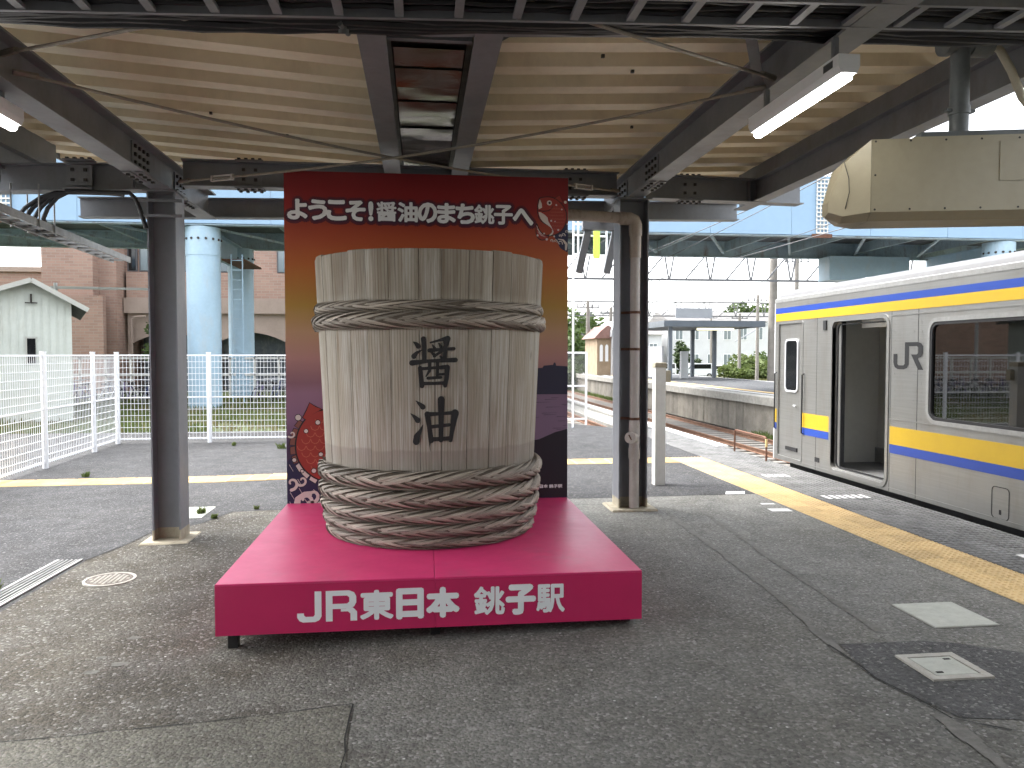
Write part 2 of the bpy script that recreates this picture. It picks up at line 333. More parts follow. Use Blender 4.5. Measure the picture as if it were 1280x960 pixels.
# weathered cedar of the tub: u runs round the tub, v up the stave
def wood_mat():
    t = NT('weathered_cedar'); uv = t.coord('uv', (1, 1, 1), rand=True)
    def mp(sc, loc=(0, 0, 0)):
        m = t.n.new('ShaderNodeMapping'); m.inputs['Scale'].default_value = sc; m.inputs['Location'].default_value = loc; t.l.new(uv, m.inputs['Vector']); return m.outputs[0]
    fine = t.noise(mp((150, 2.6, 1)), 1.0, 6, 0.7, 0.3)          # silvery fibre
    streak = t.noise(mp((26, 0.75, 1)), 1.0, 7, 0.72, 1.1)       # irregular brown streaks
    blot = t.noise(mp((5, 1.1, 1)), 1.0, 5, 0.6, 0.5)            # weathering, low frequency
    sel = t.objrand()
    col = t.ramp(fine, [(0.25, (0.27, 0.245, 0.205)), (0.48, (0.42, 0.395, 0.35)), (0.72, (0.56, 0.54, 0.495))])
    col = t.mix(t.ramp(streak, [(0.30, 0.95), (0.43, 0.35), (0.55, 0.0)]), col, (0.20, 0.152, 0.10))
    col = t.mix(t.ramp(blot, [(0.38, 0.55), (0.6, 0.0)]), col, (0.31, 0.27, 0.205))
    # cathedral figure on about half of the staves: nested stretched rings
    wv = t.n.new('ShaderNodeTexWave'); wv.wave_type = 'RINGS'; wv.rings_direction = 'Z'; wv.inputs['Scale'].default_value = 1.0
    wv.inputs['Distortion'].default_value = 3.2; wv.inputs['Detail'].default_value = 3.0; wv.inputs['Detail Scale'].default_value = 1.3; wv.inputs['Detail Roughness'].default_value = 0.6
    t.l.new(mp((14, 0.85, 1), (-3.1, -1.3, 0)), wv.inputs['Vector'])
    fig = t.math('MULTIPLY', t.ramp(wv.outputs['Fac'], [(0.0, 0.85), (0.22, 0.0)]), t.ramp(sel, [(0.35, 0.0), (0.5, 0.9)]))
    fig = t.math('MULTIPLY', fig, t.ramp(blot, [(0.35, 1.0), (0.7, 0.15)]))
    col = t.mix(fig, col, (0.15, 0.11, 0.075))
    # drying cracks and a few knots
    ck = t.ramp(t.noise(mp((95, 0.55, 1), (7, 3, 0)), 1.0, 2, 0.4), [(0.71, 0.0), (0.75, 0.9)])
    col = t.mix(ck, col, (0.06, 0.046, 0.034))
    vk = t.voro(mp((6, 2.0, 1)), 1.0); vkc = t.sep(t.voro(mp((6, 2.0, 1)), 1.0, out='Color'))[0]
    kn = t.math('MULTIPLY', t.ramp(vk, [(0.03, 0.9), (0.11, 0.0)]), t.ramp(vkc, [(0.88, 0.0), (0.90, 1.0)]))
    col = t.mix(kn, col, (0.07, 0.05, 0.035))
    tone = t.ramp(sel, [(0.0, (0.90, 0.88, 0.84)), (0.3, (1.0, 1.0, 0.99)), (0.6, (0.94, 0.92, 0.89)), (1.0, (1.05, 1.05, 1.05))])
    col = t.mix(1.0, col, tone, 'MULTIPLY')
    # rain-washed tide mark just over the lower hoops; brown soaking below the rim
    z = t.sep(t.geo.outputs['Position'])[2]
    wob = t.math('MULTIPLY', t.noise(t.coord('uv', (3, 0.2, 1), rand=True), 1.0, 2), 0.07)
    zs = t.math('MULTIPLY', t.math('ADD', z, wob), 0.5)
    col = t.mix(t.ramp(zs, [(0.566, 0.42), (0.573, 0.0)]), col, (0.21, 0.175, 0.155))
    rim = t.math('MULTIPLY', t.ramp(t.math('MULTIPLY', z, 0.4), [(0.86, 0.0), (0.90, 1.0)]), t.ramp(t.noise(mp((9, 0.5, 1), (2, 9, 0)), 1.0, 4, 0.6), [(0.36, 0.0), (0.60, 0.6)]))
    col = t.mix(rim, col, (0.15, 0.11, 0.075))
    t.set(col=col, rough=0.82, spec=0.2)
    h = t.math('ADD', t.math('MULTIPLY', fine, 0.6), t.math('MULTIPLY', streak, 0.6))
    t.bump(t.math('ADD', h, t.math('MULTIPLY', ck, -0.9)), 0.6, 0.006)
    return t.mat
M['wood'] = wood_mat()

def rope_mat():
    t = NT('plaited_bamboo_strip'); uv = t.coord('uv', (1, 1, 1), rand=True)
    def mp(sc):
        m = t.n.new('ShaderNodeMapping'); m.inputs['Scale'].default_value = sc; t.l.new(uv, m.inputs['Vector']); return m.outputs[0]
    fib = t.noise(mp((1.5, 14, 1)), 1.0, 5, 0.65); blot = t.noise(mp((2.0, 1.5, 1)), 1.0, 3)
    col = t.ramp(fib, [(0.30, (0.10, 0.075, 0.055)), (0.44, (0.29, 0.24, 0.19)), (0.68, (0.52, 0.47, 0.40))])
    col = t.mix(t.ramp(blot, [(0.42, 0.0), (0.7, 0.55)]), col, (0.20, 0.165, 0.13))
    tone = t.ramp(t.objrand(), [(0.0, 0.55), (0.5, 0.92), (1.0, 1.30)]); col = t.mix(1.0, col, tone, 'MULTIPLY')
    # a pale bamboo joint here and there
    u = t.sep(t.coord('uv'))[0]; d = t.math('ABSOLUTE', t.math('SUBTRACT', u, t.math('ADD', 0.25, t.math('MULTIPLY', t.objrand(), 1.2))))
    col = t.mix(t.ramp(d, [(0.006, 0.7), (0.014, 0.0)]), col, (0.62, 0.58, 0.50))
    t.set(col=col, rough=0.6, spec=0.4); t.bump(fib, 0.6, 0.005); return t.mat
M['rope'] = rope_mat()
M['rope_core'] = paint('hoop_core', (0.12, 0.095, 0.07), 0.9, 0.4, 20, 0.4)

# printed sunset behind the tub; v = height on the board
def print_mat():
    t = NT('sunset_print'); z = t.sep(t.geo.outputs['Position'])[2]
    f = t.math('DIVIDE', t.math('SUBTRACT', z, 0.37), 3.16)
    n = t.noise(t.coord('pos', (0.6, 1, 7)), 1.0, 4)
    f = t.math('ADD', f, t.math('MULTIPLY', t.math('SUBTRACT', n, 0.5), 0.025))
    col = t.ramp(f, [(0.0, (0.05, 0.03, 0.07)), (0.18, (0.07, 0.04, 0.09)), (0.25, (0.24, 0.13, 0.22)), (0.335, (0.30, 0.16, 0.23)),
                     (0.37, (0.26, 0.13, 0.165)), (0.44, (0.46, 0.235, 0.215)), (0.52, (0.52, 0.31, 0.18)), (0.60, (0.46, 0.27, 0.055)), (0.72, (0.46, 0.13, 0.03)),
                     (0.80, (0.40, 0.075, 0.028)), (0.90, (0.27, 0.018, 0.018)), (1.0, (0.16, 0.006, 0.010))])
    t.set(col=col, rough=0.42, spec=0.4); return t.mat
M['print'] = print_mat()
def flat(name, c, rough=0.5): return NT(name).set(col=c, rough=rough).mat
M['pr_navy'] = flat('print_navy', (0.020, 0.020, 0.065)); M['pr_black'] = flat('print_black', (0.016, 0.008, 0.012))
M['pr_cream'] = flat('print_cream', (0.66, 0.58, 0.54)); M['pr_red'] = flat('print_red', (0.33, 0.035, 0.025))
M['pr_red2'] = flat('print_light_red', (0.50, 0.13, 0.07)); M['pr_cliff'] = flat('print_cliff', (0.018, 0.012, 0.022))
M['pr_sea'] = flat('print_sea', (0.235, 0.15, 0.235)); M['pr_far'] = flat('print_far_hill', (0.022, 0.02, 0.05)); M['pr_brown'] = flat('print_brown', (0.22, 0.08, 0.06))

# ------------------------------------------------------------------ lettering (filled outlines turned into thin meshes)
DG = None
def glyphs(text, spacing=1.0):
    cu = bpy.data.curves.new('lettering', 'FONT'); cu.body = text; cu.resolution_u = 3; cu.space_character = spacing
    o = bpy.data.objects.new('lettering', cu); COL.objects.link(o)
    me = bpy.data.meshes.new_from_object(o.evaluated_get(bpy.context.evaluated_depsgraph_get()))
    vs_ = [tuple(v.co) for v in me.vertices]; fs = [tuple(p.vertices) for p in me.polygons]
    bpy.data.objects.remove(o); bpy.data.curves.remove(cu); bpy.data.meshes.remove(me)
    return vs_, fs
def bold_text(mb, text, place, w, h, bold, spacing=1.0, step=0.0003, n=8):
    """place(u, v, d) -> world point; text fills a w x h box; bold is the stroke gain in metres"""
    vs_, fs = glyphs(text, spacing)
    x0 = min(v[0] for v in vs_); x1 = max(v[0] for v in vs_); y0 = min(v[1] for v in vs_); y1 = max(v[1] for v in vs_)
    offs = [(0, 0)] + ([(math.cos(2*math.pi*k/n)*bold, math.sin(2*math.pi*k/n)*bold) for k in range(n)] if bold > 0 else [])
    for i, (dx, dy) in enumerate(offs):
        b = len(mb.v)
        for v in vs_: mb.v.append(place((v[0]-x0)/(x1-x0)*w + dx, (v[1]-y0)/(y1-y0)*h + dy, i*step))
        for f in fs: mb.face([b+k for k in f])

# flat drawing helpers on a plane: place(u, v, d)
def stroke(mb, pts, ws, place, d=0.0, seg=6):
    P = []; W = []
    for i in range(len(pts)-1):
        for k in range(seg):
            a = k/seg; P.append((pts[i][0]*(1-a)+pts[i+1][0]*a, pts[i][1]*(1-a)+pts[i+1][1]*a)); W.append(ws[i]*(1-a)+ws[i+1]*a)
    P.append(pts[-1]); W.append(ws[-1])
    L = []; Rr = []
    for i, p in enumerate(P):
        q0 = P[max(i-1, 0)]; q1 = P[min(i+1, len(P)-1)]; dx, dy = q1[0]-q0[0], q1[1]-q0[1]; l = math.hypot(dx, dy) or 1
        nx, ny = -dy/l, dx/l; L.append((p[0]+nx*W[i]/2, p[1]+ny*W[i]/2)); Rr.append((p[0]-nx*W[i]/2, p[1]-ny*W[i]/2))
    for i in range(len(P)-1): mb.quad(place(*L[i], d), place(*Rr[i], d), place(*Rr[i+1], d), place(*L[i+1], d))
    for e, (p, w) in enumerate(((P[0], W[0]), (P[-1], W[-1]))):
        if w > 1e-6: mb.poly([place(p[0]+w/2*math.cos(a), p[1]+w/2*math.sin(a), d+0.00012) for a in [2*math.pi*k/14 for k in range(14)]])
def disc(mb, c, r, place, d=0.0, n=16): mb.poly([place(c[0]+r*math.cos(2*math.pi*k/n), c[1]+r*math.sin(2*math.pi*k/n), d) for k in range(n)])
def fillp(mb, pts, place, d=0.0):          # concave-safe fill
    from mathutils.geometry import tessellate_polygon
    tri = tessellate_polygon([[Vector((p[0], p[1], 0)) for p in pts]]); b = len(mb.v)
    for p in pts: mb.v.append(place(p[0], p[1], d))
    for t_ in tri: mb.face([b+i for i in t_])
def smooth_loop(pts, k=4):
    out = []; n = len(pts)
    for i in range(n):
        p0, p1, p2, p3 = pts[i-1], pts[i], pts[(i+1) % n], pts[(i+2) % n]
        for j in range(k):
            s_ = j/k
            out.append(tuple(0.5*((2*p1[a])+(-p0[a]+p2[a])*s_+(2*p0[a]-5*p1[a]+4*p2[a]-p3[a])*s_**2+(-p0[a]+3*p1[a]-3*p2[a]+p3[a])*s_**3) for a in (0, 1)))
    return out
def swirl(mb, c, r0, a0, turns, w, place, d, sgn=1):
    pts = []; ws = []
    for i in range(11):
        s_ = i/10; a = a0 + sgn*turns*2*math.pi*s_; r = r0*(1-0.82*s_); pts.append((c[0]+r*math.cos(a), c[1]+r*math.sin(a))); ws.append(w*(1-0.45*s_))
    stroke(mb, pts, ws, place, d, 2)

# ------------------------------------------------------------------ the ground
def gz(x): return 0.0 if x >= 1.4 else (-0.115 if x <= -3.0 else -0.115*(1.4-x)/4.4)
def sheet(name, pts, mat, lift, parent=None, kind=None, n=6, label=None):
    """flat sheet following the cross fall of the platform: polygon cut at its break lines"""
    mb = MB(); bm_pts = [Vector((p[0], p[1], 0)) for p in pts]
    import bmesh
    bm = bmesh.new(); f = bm.faces.new([bm.verts.new(p) for p in bm_pts])
    for xb in (-3.0, 1.4):
        g = bm.verts[:] + bm.edges[:] + bm.faces[:]
        bmesh.ops.bisect_plane(bm, geom=g, plane_co=(xb, 0, 0), plane_no=(1, 0, 0))
    bmesh.ops.recalc_face_normals(bm, faces=bm.faces[:]); bm.verts.index_update()
    flip = bm.faces[:] and bm.faces[:][0].normal.z < 0
    mb.v = [(v.co.x, v.co.y, gz(v.co.x)+lift) for v in bm.verts]
    for fc in bm.faces:
        ix = [v.index for v in fc.verts]; mb.face(ix[::-1] if flip else ix)
    bm.free()
    return build(name, mb, mat, parent, kind=kind, label=label)

# far ground at track-bed level, then the platform on it
def ballast_mat():
    t = NT('track_ballast'); p = t.coord('pos'); c = t.sep(t.voro(p, 14, out='Color'))[0]; v = t.voro(p, 14); big = t.noise(p, 0.25, 5)
    col = t.ramp(c, [(0.0, (0.09, 0.08, 0.07)), (0.5, (0.18, 0.168, 0.15)), (1.0, (0.30, 0.285, 0.265))])
    col = t.mix(t.ramp(big, [(0.45, 0.0), (0.65, 0.45)]), col, (0.15, 0.105, 0.07))
    t.set(col=col, rough=0.95); t.bump(v, 0.9, 0.05); return t.mat
M['ballast'] = ballast_mat()
def earth_mat():
    t = NT('grassy_earth'); p = t.coord('pos'); a = t.noise(p, 0.12, 6, 0.6); b = t.noise(p, 3.0, 5, 0.7)
    col = t.ramp(a, [(0.35, (0.06, 0.085, 0.022)), (0.55, (0.13, 0.12, 0.06)), (0.7, (0.18, 0.16, 0.125))])
    col = t.mix(0.4, col, t.ramp(b, [(0.3, (0.05, 0.08, 0.02)), (0.7, (0.28, 0.27, 0.14))])); t.set(col=col, rough=0.95); t.bump(b, 0.6, 0.06); return t.mat
M['earth'] = earth_mat()
mb = MB(); mb.quad((-900, -400, -1.25), (900, -400, -1.25), (900, 1600, -1.25), (-900, 1600, -1.25))
build('ground', mb, M['earth'], kind='structure')
mb = MB(); mb.quad((5.0, -40, -1.19), (13.0, -40, -1.19), (13.0, 260, -1.19), (5.0, 260, -1.19)); mb.quad((19.5, -40, -1.19), (30, -40, -1.19), (30, 260, -1.19), (19.5, 260, -1.19))
build('track_bed', mb, M['ballast'], kind='structure')

# platform block: asphalt top, concrete flank
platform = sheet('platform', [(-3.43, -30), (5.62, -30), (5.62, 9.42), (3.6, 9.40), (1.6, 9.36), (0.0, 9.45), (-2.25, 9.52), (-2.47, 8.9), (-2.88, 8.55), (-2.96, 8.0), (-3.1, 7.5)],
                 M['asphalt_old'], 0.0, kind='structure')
sheet('forecourt', [(-3.43, -30), (-3.1, 7.5), (-2.96, 8.0), (-2.88, 8.55), (-2.47, 8.9), (-2.25, 9.52), (0.0, 9.45), (1.6, 9.36), (3.6, 9.40), (5.62, 9.42), (5.62, 14.2), (5.62, 19.0), (4.77, 18.3), (3.8, 19.75), (-2.2, 19.75), (-9, 19.75), (-30, 19.75), (-30, -30)], M['asphalt_new'], 0.0, kind='structure')
mb = MB()
mb.box(-30, 5.60, -30, 18.2, -1.3, -0.13); mb.box(-30, 3.7, 18.2, 19.6, -1.3, -0.13)
build('platform_foundation', mb, M['concrete_wall'], kind='structure')
mb = MB(); mb.box(5.62, 5.83, -30, 14.2, -1.25, -0.004); mb.box(5.62, 5.95, 14.2, 40, -1.25, 0.002)
build('platform_edge', mb, M['concrete'], kind='structure')
mb = MB(); mb.box(5.72, 5.93, 14.3, 38, 0.002, 0.03); build('edge_line', mb, M['white_mark'], kind='structure')
mb = MB(); mb.box(2.6, 5.60, 18.35, 60, -1.25, -0.22); build('siding_bed', mb, M['ballast'], kind='structure')
mb = MB(); mb.box(4.95, 5.6, 18.5, 42, -0.22, -0.05); build('siding_kerb', mb, M['concrete'], kind='structure')
mb = MB(); mb.box(-40, 2.55, 19.78, 60, -1.3, -0.16); build('verge', mb, M['verge'], kind='structure')

# repairs, seams and cracks on the platform
sheet('asphalt_patch', [(2.50, 3.95), (2.57, 4.43), (3.10, 4.42), (3.30, 4.36), (3.95, 3.95), (3.9, 3.2), (2.64, 3.45)], M['asphalt_patch'], 0.004, platform)
sheet('asphalt_patch', [(-3.0, 3.72), (-2.06, 3.93), (-1.2, 3.97), (-0.37, 4.05), (-0.36, 3.7), (-0.33, 3.2), (-0.34, 1.5), (-3.0, 1.5)], M['asphalt_pale'], 0.004, platform)
def ribbon(pts, w0, mat, lift, jit=0.02, name='seam'):
    mb = MB(); rnd = random.Random(len(pts)*31+int(pts[0][0]*100)); P = []
    for i in range(len(pts)-1):
        L = math.hypot(pts[i+1][0]-pts[i][0], pts[i+1][1]-pts[i][1]); n_ = max(2, int(L/0.12))
        for k in range(n_):
            a = k/n_; P.append((pts[i][0]*(1-a)+pts[i+1][0]*a+rnd.uniform(-jit, jit), pts[i][1]*(1-a)+pts[i+1][1]*a+rnd.uniform(-jit, jit)))
    P.append(pts[-1])
    for i in range(len(P)-1):
        a, b = Vector(P[i]), Vector(P[i+1]); d = (b-a).normalized(); nn = Vector((-d.y, d.x))
        wa = w0*rnd.uniform(0.5, 1.2); wb = wa
        q = [a+nn*wa/2, a-nn*wa/2, b-nn*wb/2, b+nn*wb/2]
        mb.quad(*[(p.x, p.y, gz(p.x)+lift+0.0004*(i % 3)) for p in (q[0], q[3], q[2], q[1])][::-1])
    return build(name, mb, mat, platform)
ribbon([(2.76, 8.4), (2.70, 6.7), (2.60, 5.0), (2.50, 4.3)], 0.07, M['seam'], 0.0045, 0.012)
ribbon([(2.56, 3.5), (2.5, 2.8), (2.44, 2.2)], 0.09, M['seam'], 0.0045, 0.012)
ribbon([(3.25, 9.1), (3.05, 6.2), (2.95, 4.6)], 0.06, M['seam'], 0.0045, 0.012)
ribbon([(2.50, 4.42), (2.5, 3.95), (2.60, 3.45), (2.8, 3.3)], 0.014, M['crack'], 0.006, 0.012, 'crack')
ribbon([(-3.0, 3.72), (-2.06, 3.93), (-1.2, 3.97), (-0.37, 4.05), (-0.36, 3.3)], 0.008, M['crack'], 0.006, 0.010, 'crack')
ribbon([(-3.1, 7.5), (-2.96, 8.0), (-2.88, 8.55), (-2.47, 8.9), (-2.25, 9.52), (0, 9.45), (1.6, 9.36), (3.6, 9.40), (4.25, 9.41)], 0.018, M['crack'], 0.005, 0.01, 'crack')
ribbon([(1.6, 9.0), (2.1, 8.95), (3.2, 9.1), (4.2, 8.9)], 0.010, M['crack'], 0.005, 0.012, 'crack')
ribbon([(-2.5, 8.9), (-1.9, 9.15), (-1.3, 9.2)], 0.014, M['crack'], 0.005, 0.012, 'crack')
# pale gum spots
for i, (x, y, r) in enumerate([(-1.95, 4.75, .030), (-1.83, 4.85, .035), (-1.98, 4.98, .022), (-1.90, 5.3, .03), (0.60, 4.62, .02), (0.72, 4.66, .028), (-1.6, 5.6, .018), (1.9, 6.9, .02), (2.3, 5.9, .016)]):
    mb = MB(); mb.poly([(x+r*1.5*math.cos(a)*(1+.2*math.sin(3*a+i)), y+r*math.sin(a), gz(x)+0.0035) for a in [2*math.pi*k/12 for k in range(12)]]); build('gum_spot', mb, M['seam'], platform)

# ---- tactile strips: 0.29 m tiles with domes
def tactile_mesh(L=0.29, W=0.29, bars=False):
    mb = MB(); g = 0.004; mb.cbox(-W/2+g, W/2-g, -L/2+g, L/2-g, -0.02, 0.004, 0.003)
    if bars:
        for i in range(4):
            x = -W/2+W*(i+0.5)/4; mb.cbox(x-0.014, x+0.014, -L/2+0.02, L/2-0.02, 0.004, 0.010, 0.004)
    else:
        for i in range(5):
            for j in range(5):
                x = -W/2+W*(i+0.5)/5; y = -L/2+L*(j+0.5)/5; n = 6; b = len(mb.v)
                for (r, z) in ((0.0175, 0.004), (0.010, 0.0125)):
                    for k in range(n): a = 2*math.pi*k/n; mb.v.append((x+r*math.cos(a), y+r*math.sin(a), z))
                for k in range(n): mb.face((b+k, b+(k+1) % n, b+n+(k+1) % n, b+n+k))
                mb.face(range(b+n, b+2*n))
    return mb.mesh('tactile_tile', M['yellow_tile'])
TT = tactile_mesh(); TB = tactile_mesh(bars=True)
mb = MB(); mb.quad((4.28, -3, 0.002), (4.88, -3, 0.002), (4.88, 12.9, 0.002), (4.28, 12.9, 0.002))
strip = build('tactile_strip', mb, M['seam'], kind='structure')
y = 12.72
while y > 1.5:
    for x in (4.435, 4.725): inst('tile', TT, (x, y, 0.006+random.uniform(-.001, .001)), strip)
    y -= 0.29
mb = MB(); mb.quad((-9, 11.72, gz(-9)+0.002), (-3, 11.84, gz(-3)+0.002), (-3, 12.48, gz(-3)+0.002), (-9, 12.36, gz(-9)+0.002))
stripL = build('tactile_strip', mb, M['seam'], kind='structure')
for i in range(22):
    x = -9.0+i*0.29+0.145; dy = 0.02*(x+9)
    for j in range(2):
        if x < -3.0: z = -0.115
        else: z = gz(x)
        inst('tile', TB, (x, 11.885+dy*1.0+j*0.29, z+0.007), stripL, rz=R(90))
for i in range(7):
    x = -2.62+i*0.29+0.145
    for j in range(2): inst('tile', TB, (x, 12.01+0.006*i+j*0.29, gz(x)+0.007), stripL, rz=R(90))
mb = MB(); mb.quad((1.5, 12.28, 0.002), (4.27, 12.28, 0.002), (4.27, 12.88, 0.002), (1.5, 12.88, 0.002))
stripR = build('tactile_strip', mb, M['seam'], kind='structure')
for i in range(9):
    x = 4.27-0.145-i*0.29
    for j in range(2): inst('tile', TB, (x, 12.435+j*0.29, 0.007), stripR, rz=R(90))

# ---- grey studded pavers between the tactile strip and the platform edge
def paver_mesh():
    mb = MB(); L, W = 0.3, 0.24; mb.box(-W/2+0.003, W/2-0.003, -L/2+0.003, L/2-0.003, -0.02, 0.0)
    for i in range(3):
        for j in range(4):
            x = -W/2+W*(i+0.5)/3; yy = -L/2+L*(j+0.5)/4; mb.cbox(x-0.033, x+0.033, yy-0.029, yy+0.029, 0.0, 0.006, 0.004)
    return mb.mesh('paver', M['paver'])
PV = paver_mesh()
mb = MB(); mb.quad((4.885, -3, 0.001), (5.84, -3, 0.001), (5.84, 17.9, 0.001), (4.885, 17.9, 0.001))
pav = build('edge_paving', mb, M['crack'], kind='structure')
y = 17.7; k = 0
while y > 2.6:
    for i in range(4): inst('paver', PV, (5.006+i*0.239, y, 0.006+random.uniform(-.0015, .0015)), pav)
    y -= 0.3
# white floor stickers
def sticker(name, pts, z, label, cat, bars=0, pink=False):
    mb = MB(); mb.poly([(p[0], p[1], z) for p in pts]); o = build(name, mb, M['white_mark'], label=label, cat=cat); return o
sticker('floor_sticker', [(3.88, 9.42), (4.13, 9.40), (4.22, 9.60), (3.97, 9.62)], 0.004, 'small white floor sticker beside the tactile strip, farthest of three', 'floor sticker')
sticker('floor_sticker', [(3.99, 8.32), (4.23, 8.30), (4.24, 8.46), (4.0, 8.48)], 0.004, 'white floor sticker beside the tactile strip, nearest and largest of three', 'floor sticker')
sticker('floor_sticker', [(4.05, 8.72), (4.22, 8.71), (4.22, 8.79), (4.06, 8.80)], 0.004, 'thin white floor sticker strip beside the tactile strip, middle of three', 'floor sticker')
for j, (yy, n_) in enumerate(((10.6, 4), (8.9, 6))):
    mb = MB()
    for i in range(n_): mb.quad((5.0+i*.1, yy, .018), (5.06+i*.1, yy, .018), (5.06+i*.1, yy+.22, .018), (5.0+i*.1, yy+.22, .018))
    build('boarding_mark', mb, M['white_mark'], label=['worn white dashes on the grey pavers opposite the crew door', 'worn white dashes on the grey pavers opposite the open train door'][j], cat='floor marking')
mb = MB(); mb.box(5.25, 5.55, 6.05, 6.2, 0.014, 0.019); mb.box(5.1, 5.5, 5.2, 5.5, 0.014, 0.019)
build('boarding_mark', mb, M['white_mark'], label='cream white blocks painted on the pavers at the right picture edge', cat='floor marking')

# ---- lids and covers in the ground
def square_lid(x0, x1, y0, y1, z, label, frame=True):
    r = empty('access_cover', ((x0+x1)/2, (y0+y1)/2, z), label, 'cover')
    if frame:
        mb = MB(); w = 0.045
        mb.box(x0, x1, y0, y0+w, z-.02, z+.012); mb.box(x0, x1, y1-w, y1, z-.02, z+.012); mb.box(x0, x0+w, y0+w, y1-w, z-.02, z+.012); mb.box(x1-w, x1, y0+w, y1-w, z-.02, z+.012)
        build('frame', mb, M['lid_frame'], r); mb = MB(); mb.cbox(x0+w+.008, x1-w-.008, y0+w+.008, y1-w-.008, z-.02, z+.010, .003); l = build('lid', mb, M['lid'], r)
        mb = MB(); mb.box(x0+w, x1-w, y0+w, y1-w, z-.02, z+.003); build('gap', mb, M['crack'], r)
        mb = MB()
        for (a, b) in ((x0+.1, y0+.09), (x1-.1, y1-.09)): mb.box(a-.02, a+.02, b-.008, b+.008, z+.010, z+.0125)
        build('lifting_slot', mb, M['crack'], l)
    else:
        mb = MB(); mb.cbox(x0, x1, y0, y1, z-.02, z+.010, .004); build('lid', mb, M['lid'], r)
        mb = MB(); mb.box(x0-.012, x1+.012, y0-.012, y1+.012, z-.02, z+.0035); build('rim', mb, M['seam'], r)
square_lid(3.35, 3.81, 4.62, 5.09, 0.0, 'plain pale square cover set in the asphalt by the tactile strip', False)
square_lid(2.79, 3.155, 3.85, 4.20, 0.004, 'framed pale square cover in the dark asphalt patch', True)
square_lid(-2.98, -2.55, 9.25, 9.9, gz(-2.8), 'pale slab cover in the asphalt behind the left canopy column', False)
rz = gz(-2.62); r = empty('manhole_cover', (-2.62, 6.78, rz), 'round rusty cast iron manhole cover left of the magenta plinth', 'manhole')
mb = MB(); mb.lathe([(0.205, -.02), (0.205, .010), (0.182, .010), (0.182, -.01)], (-2.62, 6.78, rz), 40); build('ring', mb, M['lid_frame'], r, True)
mb = MB(); mb.lathe([(0.176, -.02), (0.176, .008), (0.0001, .008)], (-2.62, 6.78, rz), 40)
lid = build('lid', mb, M['iron'], r)
mb = MB()
for i in range(-4, 5):
    for j in range(-4, 5):
        if i*i+j*j < 17: mb.cbox(-2.62+i*.037-.012, -2.62+i*.037+.012, 6.78+j*.037-.012, 6.78+j*.037+.012, rz+.008, rz+.013, .003)
build('tread_pattern', mb, M['lid_frame'], lid)
# linear drain: frame + bars
dr = empty('drain_grate', (-3.26, 5.4, gz(-3.2)), 'long galvanised drain grating along the asphalt joint at left', 'drain')
z = gz(-3.2); mb = MB()
def dpt(s_, t_): return Vector((-3.345+0.03*(7.5-s_)*-1.0-0.0+t_, s_, z))
for t_ in (0.0, 0.20):
    mb.bar(dpt(2.0, t_)+Vector((0, 0, .004)), dpt(7.5, t_)+Vector((0, 0, .004)), 0.03, 0.02)
build('frame', mb, M['galv'], dr)
mb = MB(); a, b = dpt(2.0, 0.1), dpt(7.5, 0.1); mb.bar(a+Vector((0, 0, -.008)), b+Vector((0, 0, -.008)), 0.19, 0.016); build('channel', mb, M['crack'], dr)
for i in range(4):
    t_ = 0.04+i*0.04; mb = MB(); mb.bar(dpt(2.0, t_)+Vector((0, 0, .003)), dpt(7.5, t_)+Vector((0, 0, .003)), 0.014, 0.018); build('bar', mb, M['galv'], dr)

# ================================================================== the display: plinth, board, tub
PX0, PX1 = -1.275, 1.445
# plinth
pl = empty('display_plinth', (0.085, 6.2, 0.0), 'wide low magenta plinth with white station lettering on its front', 'plinth')
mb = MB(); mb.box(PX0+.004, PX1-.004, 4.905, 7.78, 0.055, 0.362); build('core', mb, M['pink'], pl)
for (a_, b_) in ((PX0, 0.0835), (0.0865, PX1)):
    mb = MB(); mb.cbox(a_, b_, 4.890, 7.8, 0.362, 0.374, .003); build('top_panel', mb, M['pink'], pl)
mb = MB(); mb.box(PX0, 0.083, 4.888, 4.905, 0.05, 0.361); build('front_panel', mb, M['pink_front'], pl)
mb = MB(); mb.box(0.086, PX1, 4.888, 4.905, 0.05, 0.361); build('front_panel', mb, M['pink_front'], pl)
for x in (PX0+.08, 0.085, PX1-.08):
    for y in (5.02, 7.6):
        if x > 1 : continue
        mb = MB(); mb.box(x-.03, x+.03, y-.03, y+.03, gz(x), 0.056); build('foot', mb, M['black'], pl)
mb = MB(); mb.box(PX1-.11, PX1-.05, 5.0, 5.06, 0.0, 0.056); build('foot', mb, M['black'], pl)
FR = lambda x0, z0: (lambda u, v, d: (x0+u, 4.8875-0.0012-d, z0+v))
mb = MB()
